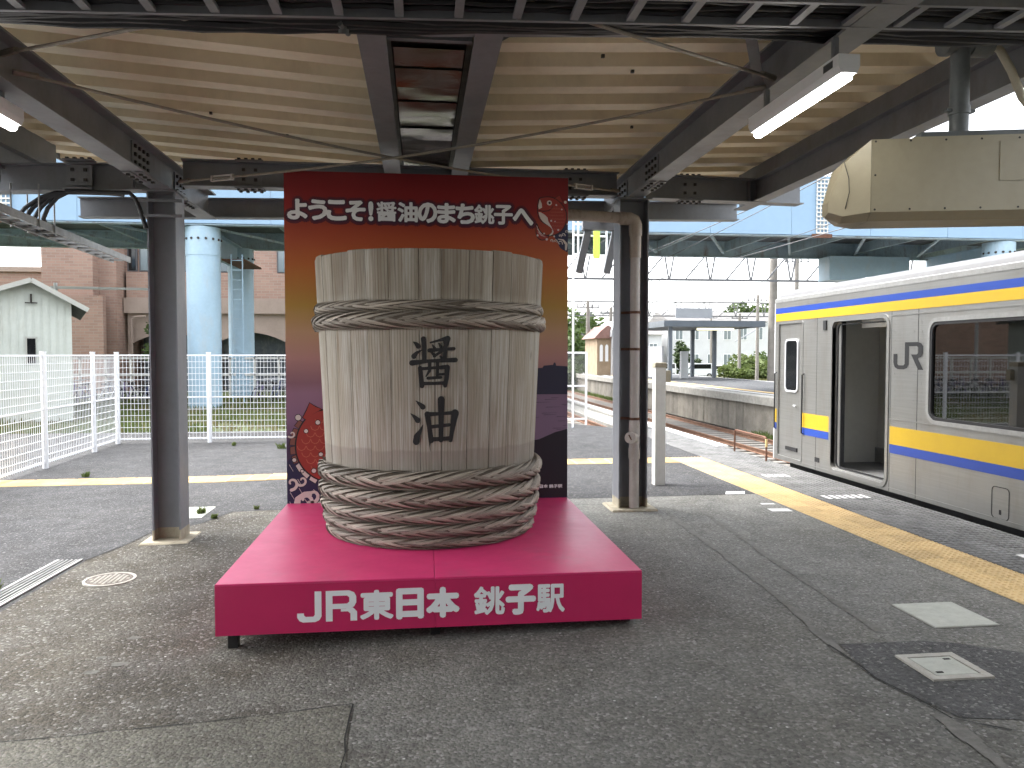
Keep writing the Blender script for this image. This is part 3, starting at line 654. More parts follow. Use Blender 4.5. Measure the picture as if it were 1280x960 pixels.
# J and R are drawn: heavy square-shouldered letters
jr = FR(-0.778, 0.116)
def jr_letters(mb, place, h, gap=0.02, d=0.0, part='J', sx=1.0):
    k = h; place0 = place; place = lambda u, v, dd: place0(u*sx, v, dd)
    if part == 'J':
        fillp(mb, [(0.0, 0.30*k), (0.0, 0.16*k), (0.06*k, 0.05*k), (0.16*k, 0.0), (0.50*k, 0.0), (0.62*k, 0.06*k), (0.68*k, 0.18*k), (0.68*k, 1.0*k), (0.49*k, 1.0*k), (0.49*k, 0.24*k), (0.45*k, 0.18*k), (0.24*k, 0.18*k), (0.19*k, 0.23*k), (0.19*k, 0.30*k)], place, d)
        return
    o = 0.80*k
    P = lambda u, v, dd: place(u+o, v, dd)
    fillp(mb, [(0, 0), (0.19*k, 0), (0.19*k, 1.0*k), (0, 1.0*k)], P, d)
    fillp(mb, [(0.19*k, 1.0*k), (0.66*k, 1.0*k), (0.80*k, 0.93*k), (0.86*k, 0.80*k), (0.86*k, 0.60*k), (0.80*k, 0.47*k), (0.66*k, 0.40*k), (0.19*k, 0.40*k), (0.19*k, 0.57*k), (0.60*k, 0.57*k), (0.66*k, 0.63*k), (0.66*k, 0.77*k), (0.60*k, 0.83*k), (0.19*k, 0.83*k)], P, d)
    fillp(mb, [(0.56*k, 0.395*k), (0.76*k, 0.44*k), (0.88*k, 0.30*k), (0.88*k, 0.0), (0.69*k, 0.0), (0.69*k, 0.24*k), (0.62*k, 0.31*k), (0.42*k, 0.31*k), (0.42*k, 0.395*k)], P, d)
jr_letters(mb, jr, 0.195, sx=1.13)
build('letter', mb, M['letter'], pl)
mb = MB(); jr_letters(mb, jr, 0.195, part='R', sx=1.13); build('letter', mb, M['letter'], pl)
for ch, x_, w_, b_ in (('東', -0.383, 0.196, .0080), ('日', -0.152, 0.153, .0120), ('本', 0.036, 0.195, .0115), ('銚', 0.338, 0.190, .0058), ('子', 0.550, 0.175, .0120), ('駅', 0.744, 0.178, .0058)):
    mb = MB(); bold_text(mb, ch, FR(x_, 0.124), w_, 0.176, b_); build('letter', mb, M['letter'], pl)

# board
bd = empty('display_board', (0.085, 7.55, 0.374), 'tall sunset printed welcome board behind the wooden tub', 'board')
mb = MB(); mb.box(PX0, PX1, 7.503, 7.62, 0.375, 3.53); build('panel', mb, M['steel'], bd)
mb = MB(); mb.quad((PX0, 7.5, 0.375), (PX1, 7.5, 0.375), (PX1, 7.5, 3.53), (PX0, 7.5, 3.53))
build('print', mb, M['print'], bd)
for x in (PX0+.3, PX1-.3):
    mb = MB(); mb.bar((x, 7.64, 0.38), (x, 7.64, 3.4), 0.05, 0.04, (0, 1, 0)); build('rear_stud', mb, M['steel'], bd)
KX, KZ = 0.00773, 0.00767
def BP(px, py, d): return (PX0+(px-357)*KX, 7.4985-d, 3.53-(py-214)*KZ)     # drawing units of the print
def pz(layer): return 0.0006*layer
class Layers:
    def __init__(s): s.m = {}
    def __getitem__(s, k): return s.m.setdefault(k, MB())
LY = Layers()
# landscape low on the right and left of the board
fillp(LY['pr_far'], [(560, 457), (676, 457), (678, 454), (690, 453), (691, 450), (693, 450), (694, 454), (709.4, 455), (709.4, 491), (560, 491)], BP, pz(1))
fillp(LY['pr_sea'], [(560, 491.2), (709.4, 491.2), (709.4, 560), (560, 560)], BP, pz(1))
fillp(LY['pr_cliff'], [(560, 575), (655, 552), (672, 549), (686, 543), (693, 540), (709.4, 536), (709.4, 624), (560, 624)], BP, pz(2))
rnd = random.Random(3)
for i in range(26):
    y_ = rnd.uniform(495, 538); x_ = rnd.uniform(600, 705); stroke(LY['pr_far'], [(x_, y_), (min(x_+rnd.uniform(6, 22), 709), y_-.4)], [0.5, 0.15], BP, pz(1)+.0002, 1)
# small sea bream at top right
F1 = lambda u, v, d: BP(640+u*0.1042, 220+v*0.1042, d)
body = smooth_loop([(305, 205), (345, 185), (430, 178), (500, 197), (560, 240), (612, 305), (640, 375), (640, 450), (618, 525), (575, 590), (520, 628), (450, 648), (400, 652), (455, 625), (468, 580), (440, 535), (380, 505), (330, 470), (300, 425), (288, 370), (285, 320), (290, 265)], 3)
fillp(LY['pr_navy'], smooth_loop([(470, 640), (540, 620), (600, 560), (660, 500), (664, 820), (620, 830), (560, 790), (520, 700)], 3), F1, pz(1))
tail = smooth_loop([(275, 510), (300, 570), (340, 622), (400, 650), (420, 665), (380, 695), (330, 702), (285, 670), (266, 600)], 3)
dors = [(490, 200), (520, 178), (555, 155), (575, 195), (600, 240), (560, 240)]
for pl_ in (body, tail, dors):
    stroke(LY['pr_black'], pl_+[pl_[0]], [13]*(len(pl_)+1), F1, pz(2), 1)
fillp(LY['pr_red'], body, F1, pz(3)); fillp(LY['pr_red'], tail, F1, pz(3)); fillp(LY['pr_red'], dors, F1, pz(3))
for pl_ in (body, tail): stroke(LY['pr_black'], pl_+[pl_[0]], [8]*(len(pl_)+1), F1, pz(3)+.0004, 1)
fillp(LY['pr_cream'], smooth_loop([(297, 362), (360, 388), (408, 430), (415, 470), (455, 540), (482, 600), (460, 640), (425, 645), (458, 612), (462, 575), (435, 540), (375, 500), (325, 450)], 2), F1, pz(4))
fillp(LY['pr_cream'], [(312, 208), (335, 260), (340, 310), (300, 330), (292, 290)], F1, pz(4))
for k_ in range(3): stroke(LY['pr_cream'], [(272+k_*8, 530+k_*38), (300+k_*14, 590+k_*28), (345+k_*20, 640+k_*14)], [4, 7, 2], F1, pz(4), 3)
stroke(LY['pr_black'], [(295, 340), (350, 355), (420, 345), (462, 310), (475, 280)], [7, 10, 9, 8, 3], F1, pz(5), 3)
disc(LY['pr_cream'], (430, 250), 31, F1, pz(4)); disc(LY['pr_black'], (432, 250), 15, F1, pz(5))
for r_ in range(7):
    for c_ in range(7):
        cx = 445+c_*30+(r_ % 2)*15; cy = 310+r_*42
        if ((cx-460)/165)**2+((cy-420)/205)**2 < 0.92 and cx > 430+0.12*(cy-300) and cx < 625:
            stroke(LY['pr_red2'], [(cx-14, cy), (cx-10, cy+11), (cx, cy+15), (cx+10, cy+11), (cx+14, cy)], [4]*5, F1, pz(5), 1)
for (x_, y_, r_) in ((515, 275, 11), (583, 327, 10), (452, 468, 12), (500, 475, 8), (540, 578, 12), (365, 625, 11), (627, 238, 18), (398, 695, 15), (490, 657, 11), (650, 505, 10), (285, 648, 13)): disc(LY['pr_cream'], (x_, y_), r_, F1, pz(6))
for (x_, y_, r_, a_, sg) in ((455, 712, 22, 0.5, 1), (505, 715, 24, 0.5, 1), (560, 740, 34, 0.3, 1), (600, 640, 26, 0.3, 1), (640, 600, 24, .5, 1), (560, 650, 18, .4, 1)): swirl(LY['pr_cream'], (x_, y_), r_, a_, 0.85, 12, F1, pz(6), -sg)
stroke(LY['pr_cream'], [(540, 690), (600, 700), (640, 750), (635, 815)], [10, 20, 34, 22], F1, pz(6), 4)
# big sea bream low at left, mostly hidden by the tub
F2 = lambda u, v, d: BP(350+u*0.16667, 480+v*0.16667, d)
fillp(LY['pr_navy'], smooth_loop([(44, 560), (80, 520), (150, 640), (300, 700), (500, 720), (700, 760), (700, 903), (44, 903)], 1), F2, pz(1))
body2 = smooth_loop([(300, 178), (235, 205), (178, 252), (133, 330), (112, 430), (122, 520), (160, 600), (222, 662), (295, 698), (400, 700), (560, 640), (640, 520), (640, 360), (540, 230), (420, 180)], 3)
dors2 = [(163, 228), (190, 175), (212, 120), (255, 150), (300, 166), (240, 200), (185, 245)]
for i in range(9):
    a0 = math.pi*(0.78+i*0.075); a1 = a0+0.19
    c_ = (376, 440); rx, ry = 268, 268
    q = [(c_[0]+(rx+e)*math.cos(a), c_[1]-(ry+e)*math.sin(a)) for (a, e) in ((a0, 4), (a0+.02, 40), (a1, 44), (a1+.01, 4))]
    stroke(LY['pr_black'], q+[q[0]], [12]*5, F2, pz(2), 1); fillp(LY['pr_brown'] if i < 5 else LY['pr_cream'], q, F2, pz(3))
stroke(LY['pr_black'], body2+[body2[0]], [22]*(len(body2)+1), F2, pz(3)+.0003, 1); fillp(LY['pr_red'], body2, F2, pz(4))
stroke(LY['pr_black'], dors2+[dors2[0]], [14]*(len(dors2)+1), F2, pz(3), 1); fillp(LY['pr_red'], dors2, F2, pz(3)+.0004)
for r_ in range(9):
    for c_ in range(9):
        cx = 150+c_*66+(r_ % 2)*33; cy = 250+r_*50
        if ((cx-376)/240)**2+((cy-440)/230)**2 < 0.96:
            stroke(LY['pr_red2'], [(cx-31, cy-6), (cx-22, cy+16), (cx, cy+26), (cx+22, cy+16), (cx+31, cy-6)], [5]*5, F2, pz(5), 2)
for (x_, y_, r_) in ((128, 228, 21), (270, 266, 16), (184, 330, 14), (290, 506, 14), (238, 629, 16), (97, 546, 14), (153, 630, 11), (281, 880, 20), (420, 560, 15)):
    disc(LY['pr_black'], (x_, y_), r_+5, F2, pz(5)+.0003); disc(LY['pr_cream'], (x_, y_), r_, F2, pz(6))
for (x_, y_, r_, a_, w_) in ((75, 720, 52, 1.6, 24), (150, 700, 44, 2.4, 20), (225, 815, 60, 2.0, 30), (170, 850, 80, 2.2, 34), (80, 350, 30, 2.4, 14), (320, 820, 50, 2.2, 22), (400, 790, 60, 2.0, 26)): swirl(LY['pr_cream'], (x_, y_), r_, a_, 0.8, w_, F2, pz(6), -1)
for (x_, y_) in ((60, 580), (65, 790), (120, 690), (130, 760), (170, 840), (235, 770), (60, 860)): stroke(LY['pr_cream'], [(x_, y_), (x_+28, y_+50)], [4, 3], F2, pz(5), 1)
stroke(LY['pr_cream'], [(110, 900), (120, 840), (170, 800), (240, 790)], [50, 44, 30, 18], F2, pz(5)+.0002, 3)
for k_, m_ in LY.m.items():
    m_.v = [v if v[0] > PX0+.0005 else (PX0+.0005, v[1], v[2]) for v in m_.v]; m_.v = [v if v[0] < PX1-.0005 else (PX1-.0005, v[1], v[2]) for v in m_.v]
    build('print_' + {'pr_far': 'far_hills', 'pr_sea': 'sea', 'pr_cliff': 'cliff', 'pr_navy': 'deep_water', 'pr_black': 'outlines', 'pr_red': 'fish_body', 'pr_red2': 'fish_scales', 'pr_cream': 'foam_and_bubbles', 'pr_brown': 'fin_plates'}[k_], m_, M[k_], bd, kind='stuff')
# headline, slightly rising kana in a dark glow
title = 'ようこそ!醤油のまち銚子へ'
def title_boxes():
    spans = [(362, 384), (387, 408), (409, 431), (432, 454), (457, 466), (469, 492), (495, 518), (520, 542), (544, 565), (567, 589), (590, 614), (615, 637), (639, 663)]
    return list(zip(title, spans))
mt, ms = MB(), MB()
for ch, (a_, b_) in title_boxes():
    hh = 23 if ch not in 'へ!' else (19 if ch == 'へ' else 22)
    if ch == '!': a_, b_ = a_+2.6, b_-2.6
    w_ = (b_-a_)*KX; h_ = hh*KZ; cy = 261+ (a_-362)*0.006 + (2 if ch == 'へ' else 0)
    base = BP(a_, cy+hh/2, 0); mt, ms = MB(), MB()
    heavy = 0.0058 if ch in '醤銚' else (0.0100 if ch in 'ようこそのまちへ!' else 0.0082)
    bold_text(mt, ch, lambda u, v, d: (base[0]+u, 7.4985-0.005-d, base[2]+v), w_, h_, heavy, n=10)
    bold_text(ms, ch, lambda u, v, d: (base[0]+u+.003, 7.4985-0.002-d*.5, base[2]+v-.004), w_, h_, 0.025, n=12, step=0.0001)
    mg = MB(); bold_text(mg, ch, lambda u, v, d: (base[0]+u+.003, 7.4985-0.0006-d*.5, base[2]+v-.004), w_, h_, 0.043, n=14, step=0.00008)
    o_ = build('headline_letter', mt, M['letter'], bd); build('letter_shadow', ms, M['letter_shadow'], o_); build('letter_glow', mg, M['letter_glow'], o_)
mb = MB(); bold_text(mb, 'JR東日本 銚子駅', lambda u, v, d: (BP(661, 613, 0)[0]+u, 7.4985-0.004-d, BP(661, 613, 0)[2]+v), 41*KX, 5*KZ, 0.0025, n=4)
build('small_print', mb, M['letter'], bd, kind='stuff')

# tub
TC = Vector((0.082, 6.42, 0.374)); ZT = 2.555
def tr(z): return 0.828 + 0.100*(z-0.374)/(ZT-0.374)
tub = empty('wooden_tub', TC, 'giant weathered wooden soy sauce tub bound with plaited bamboo hoops', 'tub')
rnd = random.Random(11); N = 30
cuts = [2*math.pi*(k+rnd.uniform(-.16, .16))/N for k in range(N)]
for k in range(N):
    a0 = cuts[k]+0.0019; a1 = (cuts[(k+1) % N] + (2*math.pi if k == N-1 else 0))-0.0019
    mb = MB(); uvs = []; zt = ZT+rnd.uniform(-.006, .006); pr = rnd.uniform(-.0025, .0025); nseg = 5
    zs = [0.376, 0.95, 1.5, 2.05, zt-.006, zt]
    for z in zs:
        for j in range(nseg+1):
            a = a0+(a1-a0)*j/nseg; edge = -0.004 if j in (0, nseg) else 0.0
            rr = tr(z)+pr+edge-(0.006 if z == zt else 0)
            mb.v.append((TC.x+rr*math.cos(a), TC.y+rr*math.sin(a), z)); uvs.append((a*0.9, z))
    for z in (zt, 0.376):
        for j in range(nseg+1):
            a = a0+(a1-a0)*j/nseg; rr = tr(z)-0.06; mb.v.append((TC.x+rr*math.cos(a), TC.y+rr*math.sin(a), z)); uvs.append((a*0.9, z+.06))
    w_ = nseg+1
    for i in range(len(zs)):
        for j in range(nseg): mb.face((i*w_+j, i*w_+j+1, (i+1)*w_+j+1, (i+1)*w_+j))
    i = len(zs)
    for j in range(nseg): mb.face((i*w_+j, i*w_+j+1, (i+1)*w_+j+1, (i+1)*w_+j))
    for (e, fl) in ((0, 1), (nseg, 0)):
        for i in range(len(zs)-1):
            q = (i*w_+e, (i+1)*w_+e)
        loop = [i*w_+e for i in range(len(zs))] + [len(zs)*w_+e, (len(zs)+1)*w_+e]
        mb.face(loop if fl else loop[::-1])
    o = build('stave', mb, M['wood'], tub, True); set_uv(o.data, uvs)
mb = MB(); mb.lathe([(0.85, 2.36-.374), (0.0001, 2.36-.374)], TC, 32); build('head_board', mb, M['wood'], tub)
mb = MB(); mb.lathe([(0.76, .002), (0.80, 1.0), (0.84, 1.95)], TC, 40); build('inner_lining', mb, M['rope_core'], tub, True)
# plaited hoops: (z low, z high, strip pitch, strip run)
HOOPS = [(2.105, 2.200, 0.165, 0.78, .940), (1.980, 2.115, 0.150, 0.66, .958), (0.815, 0.960, 0.140, 0.56, .928), (0.677, 0.815, 0.138, 0.54, .918), (0.563, 0.680, 0.132, 0.52, .903), (0.464, 0.566, 0.132, 0.50, .886), (0.376, 0.467, 0.135, 0.50, .862)]
for hi, (z0, z1, pitch, run, ro) in enumerate(HOOPS):
    zc = (z0+z1)/2; b = (z1-z0)/2; cR = b*0.80; R0 = ro-cR*1.02
    mb = MB(); n1, n2 = 56, 10
    for i in range(n1):
        th_ = 2*math.pi*i/n1
        for j in range(n2):
            al = 2*math.pi*j/n2; rr = R0+cR*0.80*math.cos(al); mb.v.append((TC.x+rr*math.cos(th_), TC.y+rr*math.sin(th_), zc+b*0.80*math.sin(al)))
    for i in range(n1):
        for j in range(n2): mb.face((i*n2+j, ((i+1) % n1)*n2+j, ((i+1) % n1)*n2+(j+1) % n2, i*n2+(j+1) % n2))
    hoop = build('hoop', mb, M['rope_core'], tub, True)
    meshes = []
    for side in (1, -1):
        for var in range(3):
            mb = MB(); uvs = []; nu, nv = 9, 5; vr = random.Random(hi*10+var+side)
            W = pitch*1.16/R0; RUN = run/R0*vr.uniform(.94, 1.06)
            for iu in range(nu+1):
                t_ = iu/nu
                al = side*(math.radians(-30)+math.radians(142)*t_**0.92)
                for iv in range(nv+1):
                    v_ = iv/nv; th_ = t_*RUN + (v_-0.5)*W*(1-0.45*t_)*(0.55+0.45*min(1, t_*4))
                    crown = 0.07*(1-(2*v_-1)**2); lift = 0.24*(v_)-0.09 - 0.26*max(0, 1-t_*3.2) - 0.10*max(0, t_-0.8)*5
                    ridge = 0.022*math.cos(v_*math.pi*6+var)
                    a_ = 0.88+crown+lift+ridge
                    # plait seen from the front runs to the right: angle grows clockwise from above
                    rr = R0+cR*a_*math.cos(al)
                    mb.v.append((rr*math.cos(th_), rr*math.sin(th_), b*a_*math.sin(al))); uvs.append((t_*1.6, v_))
            for iu in range(nu):
                for iv in range(nv):
                    q = (iu*(nv+1)+iv, iu*(nv+1)+iv+1, (iu+1)*(nv+1)+iv+1, (iu+1)*(nv+1)+iv); mb.face(q if side > 0 else q[::-1])
            me = mb.mesh('strip', M['rope'], smooth=True); set_uv(me, uvs); meshes.append(me)
    step = pitch/R0; vr = random.Random(hi+50); off = vr.uniform(0, step)
    cnt = int(2*math.pi/step); step = 2*math.pi/cnt
    for i in range(cnt):
        for si in (0, 1):
            a = off+i*step+si*step*0.5
            # only the sides that can be seen from the platform carry strips of their own
            da = (a+run/R0*0.5+math.pi/2+math.pi) % (2*math.pi)-math.pi
            if abs(da) > R(118): continue
            o = inst('strip', meshes[si*3+vr.randrange(3)], (TC.x, TC.y, zc+vr.uniform(-.003, .003)), hoop, rz=a+vr.uniform(-.02, .02))
            s_ = 1+vr.uniform(-.006, .006); o.scale = (s_, s_, 1)
# brushed characters on the staves
mb = MB()
def CY(u, v, d):
    px = 500+u/6.0; py = 410+v/6.0; z = 1.8-(py-443)*0.00574; th_ = -math.pi/2+(px-537.6)*0.00574/0.9; rr = tr(z)+0.0052+d
    return (TC.x+rr*math.cos(th_), TC.y+rr*math.sin(th_), z)
ST = [([(85, 105), (105, 118), (122, 138)], [6, 26, 38]), ([(160, 82), (166, 160), (165, 238)], [38, 32, 34]), ([(88, 212), (108, 188), (148, 165)], [40, 26, 6]),
      ([(212, 110), (270, 95), (332, 78)], [14, 18, 34]), ([(340, 80), (332, 125), (300, 170), (238, 212)], [44, 30, 22, 20]), ([(228, 128), (245, 158)], [12, 26]), ([(275, 116), (290, 142)], [12, 24]),
      ([(205, 168), (300, 160), (388, 155)], [32, 22, 26]), ([(326, 100), (322, 170), (318, 232)], [30, 30, 32]), ([(285, 212), (303, 232)], [14, 26]), ([(218, 180), (245, 208)], [18, 26]),
      ([(72, 262), (200, 247), (400, 240)], [42, 24, 36]), ([(134, 300), (140, 370), (146, 432)], [34, 36, 38]), ([(132, 306), (240, 298), (338, 292)], [26, 22, 34]), ([(338, 294), (334, 370), (322, 432)], [40, 34, 32]),
      ([(146, 416), (230, 415), (320, 412)], [28, 24, 28]), ([(206, 250), (204, 320), (178, 362)], [26, 24, 10]), ([(265, 246), (264, 300), (262, 352)], [28, 24, 26]), ([(192, 376), (290, 370)], [24, 22]), ([(264, 348), (318, 346)], [20, 18]),
      ([(98, 545), (125, 568), (152, 592)], [4, 26, 42]), ([(58, 642), (85, 665), (112, 693)], [5, 26, 44]), ([(98, 855), (104, 815), (130, 775), (152, 728)], [52, 48, 26, 5]),
      ([(186, 648), (200, 740), (214, 848)], [46, 36, 40]), ([(190, 648), (290, 644), (395, 638)], [36, 24, 30]), ([(400, 642), (384, 740), (366, 848)], [60, 40, 30]), ([(292, 538), (292, 680), (290, 845)], [54, 42, 36]),
      ([(222, 742), (355, 730)], [28, 26]), ([(214, 838), (290, 836), (368, 832)], [36, 30, 34]), ([(205, 860), (204, 890), (210, 930)], [16, 6, 2])]
for grp in (ST[:20], ST[20:]):
    mb = MB()
    for i, (p_, w_) in enumerate(grp): stroke(mb, p_, w_, CY, 0.00025*(i % 6), 6)
    build('brush_character', mb, M['ink'], tub)

# ================================================================== the canopy
CYL, CYR = 8.23, 8.75          # column lines (left and right stand a little askew)
cp = empty('platform_canopy', (0.0, 6.0, 0.0), 'grey steel canopy with folded cream roof on two H columns', 'canopy')
def ybeam(x): return CYL + (CYR-CYL)*(x+2.55)/5.0
def zr(x): return 3.88 + (0.070*(0.06-x) if x < 0.06 else 0.045*(x-0.06))      # underside of the roof: a shallow valley
# roof: folded deck, corrugation runs across the platform
def deck(name, xa, xb, y0, y1, pitch=0.435):
    mb = MB(); prof = []; y = y0
    while y < y1:
        prof += [(y, 0.0), (y+0.165, 0.0), (y+0.225, 0.15), (y+0.432, 0.15)]; y += pitch
    n = len(prof); xs = [xa+(xb-xa)*i/4 for i in range(5)]
    for x in xs:
        for (yy, h) in prof: mb.v.append((x, yy, zr(x)+h))
    for i in range(4):
        for j in range(n-1): mb.face((i*n+j, (i+1)*n+j, (i+1)*n+j+1, i*n+j+1) if xb > xa else (i*n+j, i*n+j+1, (i+1)*n+j+1, (i+1)*n+j))
    o = build(name, mb, M['deck'], cp); return o
deck('roof_sheet', -0.30, -4.35, -5.2, 10.3); deck('roof_sheet', 0.42, 4.25, -5.2, 10.3)
# roof covering on top so that no light leaks through
mb = MB()
for (xa, xb) in ((-4.35, 0.06), (0.06, 4.25)):
    mb.quad((xa, -5.2, zr(xa)+.20), (xb, -5.2, zr(xb)+.20), (xb, 10.35, zr(xb)+.20), (xa, 10.35, zr(xa)+.20))
build('roof_cover', mb, M['galv'], cp)
for x in (-4.36, 4.26):
    mb = MB(); mb.box(x-.012, x+.012, -5.2, 10.35, zr(x)-.02, zr(x)+.22); build('fascia', mb, M['steel'], cp)
mb = MB(); mb.quad((-4.35, 10.36, zr(-4.35)-.03), (4.25, 10.36, zr(4.25)-.03), (4.25, 10.36, zr(4.25)+.21), (-4.35, 10.36, zr(-4.35)+.21)); build('fascia', mb, M['steel'], cp)
# columns
def column(x0, x1, y0, z0, z1):
    mb = MB(); t_ = 0.016; yb = y0+0.29
    mb.box(x0, x0+t_, y0, yb, z0, z1); mb.box(x1-t_, x1, y0, yb, z0, z1); mb.box(x0+t_, x1-t_, (y0+yb)/2-.007, (y0+yb)/2+.007, z0, z1)
    c = build('column', mb, M['steel_col'], cp)
    mb = MB(); e = 0.0015
    for (a, b) in ((x0-e, x0+t_+e), (x1-t_-e, x1+e)): mb.box(a, b, y0-e, yb+e, z0, z0+0.13)
    mb.box(x0+t_+e, x1-t_-e, (y0+yb)/2-.009, (y0+yb)/2+.009, z0, z0+.13)
    build('foot_paint', mb, M['plate'], c)
    mb = MB(); mb.cbox(x0-.10, x1+.10, y0-.11, yb+.10, z0-.05, z0+.025, .015); build('base_plate', mb, M['plate'], c)
    mb = MB(); mb.box(x0-.03, x1+.03, y0-.03, yb+.03, z1, z1+.02); build('cap_plate', mb, M['steel'], c)
    return c
cL = column(-2.705, -2.43, CYL-.145, gz(-2.5)-.01, 3.42); cR = column(2.26, 2.60, CYR-.145, 0.0, 3.565)
for k in range(1, 2):
    column(-2.705, -2.40, CYL-.145-9.0*k, gz(-2.5)-.01, 3.42); column(2.26, 2.60, CYR-.145-9.0*k, 0.0, 3.565)
# longitudinal girders on the columns, past them to the end frame
def splice(x, y, z, w, parent, nrm, rows=2, cols=3, size=(.30, .24)):
    """bolted cover plate; nrm 'y-' faces the camera, 'z-' faces down, 'x+' / 'x-' faces sideways"""
    mb = MB(); a, b = size[0]/2, size[1]/2; bolts = MB()
    ax = {'y-': (Vector((1,0,0)), Vector((0,0,1)), Vector((0,-1,0))), 'z-': (Vector((0,1,0)), Vector((1,0,0)), Vector((0,0,-1))), 'x+': (Vector((0,1,0)), Vector((0,0,1)), Vector((1,0,0))), 'x-': (Vector((0,1,0)), Vector((0,0,1)), Vector((-1,0,0))), 'z+': (Vector((0,1,0)), Vector((1,0,0)), Vector((0,0,1)))}[nrm]
    c = Vector((x, y, z)); U, V, Nn = ax
    def brick(m, cc, du, dv, dn):
        n = len(m.v)
        for k in (0, dn):
            for (p, q) in ((-du, -dv), (du, -dv), (du, dv), (-du, dv)): m.v.append(tuple(cc+U*p+V*q+Nn*k))
        for f in ((0,3,2,1),(4,5,6,7),(0,1,5,4),(1,2,6,5),(2,3,7,6),(3,0,4,7)): m.face([n+i for i in f])
    brick(mb, c, a, b, 0.012)
    for i in range(cols):
        for j in range(rows):
            brick(bolts, c+U*(-a+2*a*(i+.5)/cols)+V*(-b+2*b*(j+.5)/rows)+Nn*0.0125, 0.015, 0.015, 0.018)
    p = build('splice_plate', mb, M['steel'], parent); build('bolts', bolts, M['bolt'], p, kind='stuff')
GZL, GZR = 3.44, 3.585
def girder(x, z, y0, y1, w=0.20, h=0.30):
    mb = MB(); mb.hbeam((x, y0, z), (x, y1, z), w, h, 0.016); return build('girder', mb, M['steel'], cp)
gL = girder(-2.555, GZL, -5.2, 9.75); gR = girder(2.43, GZR, -5.2, 10.05)
for (g_, x, z, yy) in ((gL, -2.555, GZL, 7.45), (gR, 2.43, GZR, 7.9)):
    s_ = 1 if x < 0 else -1
    splice(x+s_*0.0085, yy, z+.15, 0, g_, 'x+' if s_ > 0 else 'x-', 3, 4, (.42, .22))
    for k in (-1, 1): splice(x+k*.055, yy+.05, z-.0005, 0, g_, 'z-', 1, 4, (.42, .075))
    splice(x+s_*0.0085, yy+1.15, z+.15, 0, g_, 'x+' if s_ > 0 else 'x-', 3, 3, (.34, .22))
    for k in (-1, 1): splice(x+k*.055, yy+1.35, z-.0005, 0, g_, 'z-', 1, 4, (.36, .075))
# eave girders
for (x, z) in ((-4.13, 3.62), (4.02, 3.62)):
    mb = MB(); mb.hbeam((x, -5.2, z), (x, 9.4, z), 0.16, 0.26, 0.014); build('eave_girder', mb, M['steel'], cp)
    mb = MB(); mb.box(x-.012, x+.012, -5.2, 9.4, z+.262, zr(x)+.004); build('eave_closure', mb, M['steel'], cp)
# cross beams on the column line
mb = MB(); mb.hbeam((-2.71, ybeam(-2.71)+.05, 3.56-.10), (-4.9, ybeam(-4.9)+.12, 3.40-.05), 0.18, 0.27, 0.014); bA = build('cross_beam', mb, M['steel'], cp)
mb = MB(); mb.hbeam((-2.395, ybeam(-2.395), 3.505), (2.255, ybeam(2.255), 3.61), 0.18, 0.27, 0.014); bB = build('cross_beam', mb, M['steel'], cp)
mb = MB(); mb.hbeam((2.605, ybeam(2.6), 3.605), (4.60, ybeam(4.60), 3.62), 0.18, 0.28, 0.014); bC = build('cross_beam', mb, M['steel'], cp)
for (x, z, bb) in ((-3.35, 3.44, bA), (-1.75, 3.52, bB), (1.75, 3.60, bB), (3.15, 3.61, bC)):
    yy = ybeam(x)
    splice(x, yy-.0085, z+.135, 0, bb, 'y-', 2, 2, (.24, .20))
    for k in (-1, 1): splice(x, yy+k*.05, z-.001, 0, bb, 'z-', 4, 1, (.07, .28))
    splice(x, yy, z+.275, 0, bb, 'z+', 4, 2, (.12, .28))
for x in (-4.05, -2.85, 3.9):
    mb = MB(); z = 3.45 if x < 0 else 3.615; mb.box(x-.006, x+.006, ybeam(x)-.085, ybeam(x)-.01, z+.02, z+.25); build('stiffener', mb, M['steel'], cp)
# end frame, a bay further on
mb = MB(); mb.hbeam((-4.05, 9.85, 3.44), (4.30, 10.15, 3.625), 0.16, 0.24, 0.014); build('end_beam', mb, M['steel'], cp)
# purlins that carry the deck over the girders
for y in (-2.6, 0.4, 2.6, 4.62, 6.6, 8.6, 10.1):
    if y in (6.6, 0.4, -2.6): continue
    for (xa, xb) in ((-4.3, 0.06), (0.06, 4.2)):
        if y == 4.62:
            mb = MB(); mb.hbeam((xa, y, zr(xa)-.185), (xb, y, zr(xb)-.185), 0.14, 0.18, 0.012); build('roof_beam', mb, M['steel'], cp)
# twin centre beams with the boxed gutter between them
for x in (-0.285, 0.415):
    mb = MB(); mb.ext([(-.085, 0), (.085, 0), (.085, .012), (-.085, .012)], (x, -5.2, 3.70), (x, 10.2, 3.70)); mb.ext([(-.006, .012), (.006, .012), (.006, .21), (-.006, .21)], (x, -5.2, 3.70), (x, 10.2, 3.70))
    build('valley_beam', mb, M['steel'], cp)
rnd = random.Random(5)
for i in range(14):
    y = 5.30+i*0.37 if i < 13 else 10.2
    mb = MB(); z = 3.862+rnd.uniform(-.004, .004); tl = rnd.uniform(-.012, .012)
    mb.v = []; nx, ny = 6, 5
    for a in range(nx+1):
        for b in range(ny+1):
            u, v = a/nx, b/ny; mb.v.append((-0.175+0.48*u, y+0.36*v, z+tl*v+0.010*math.sin(3*u+i)*math.sin(math.pi*v)+rnd.uniform(-.0015, .0015)))
    for a in range(nx):
        for b in range(ny): q = (a*(ny+1)+b, (a+1)*(ny+1)+b, (a+1)*(ny+1)+b+1, a*(ny+1)+b+1); mb.face(q[::-1])
    build('gutter_sheet', mb, M['gutter'], cp, True)
mb = MB(); mb.box(-0.19, 0.32, -5.2, 10.2, 3.90, 3.94); build('gutter_trough', mb, M['bolt'], cp)
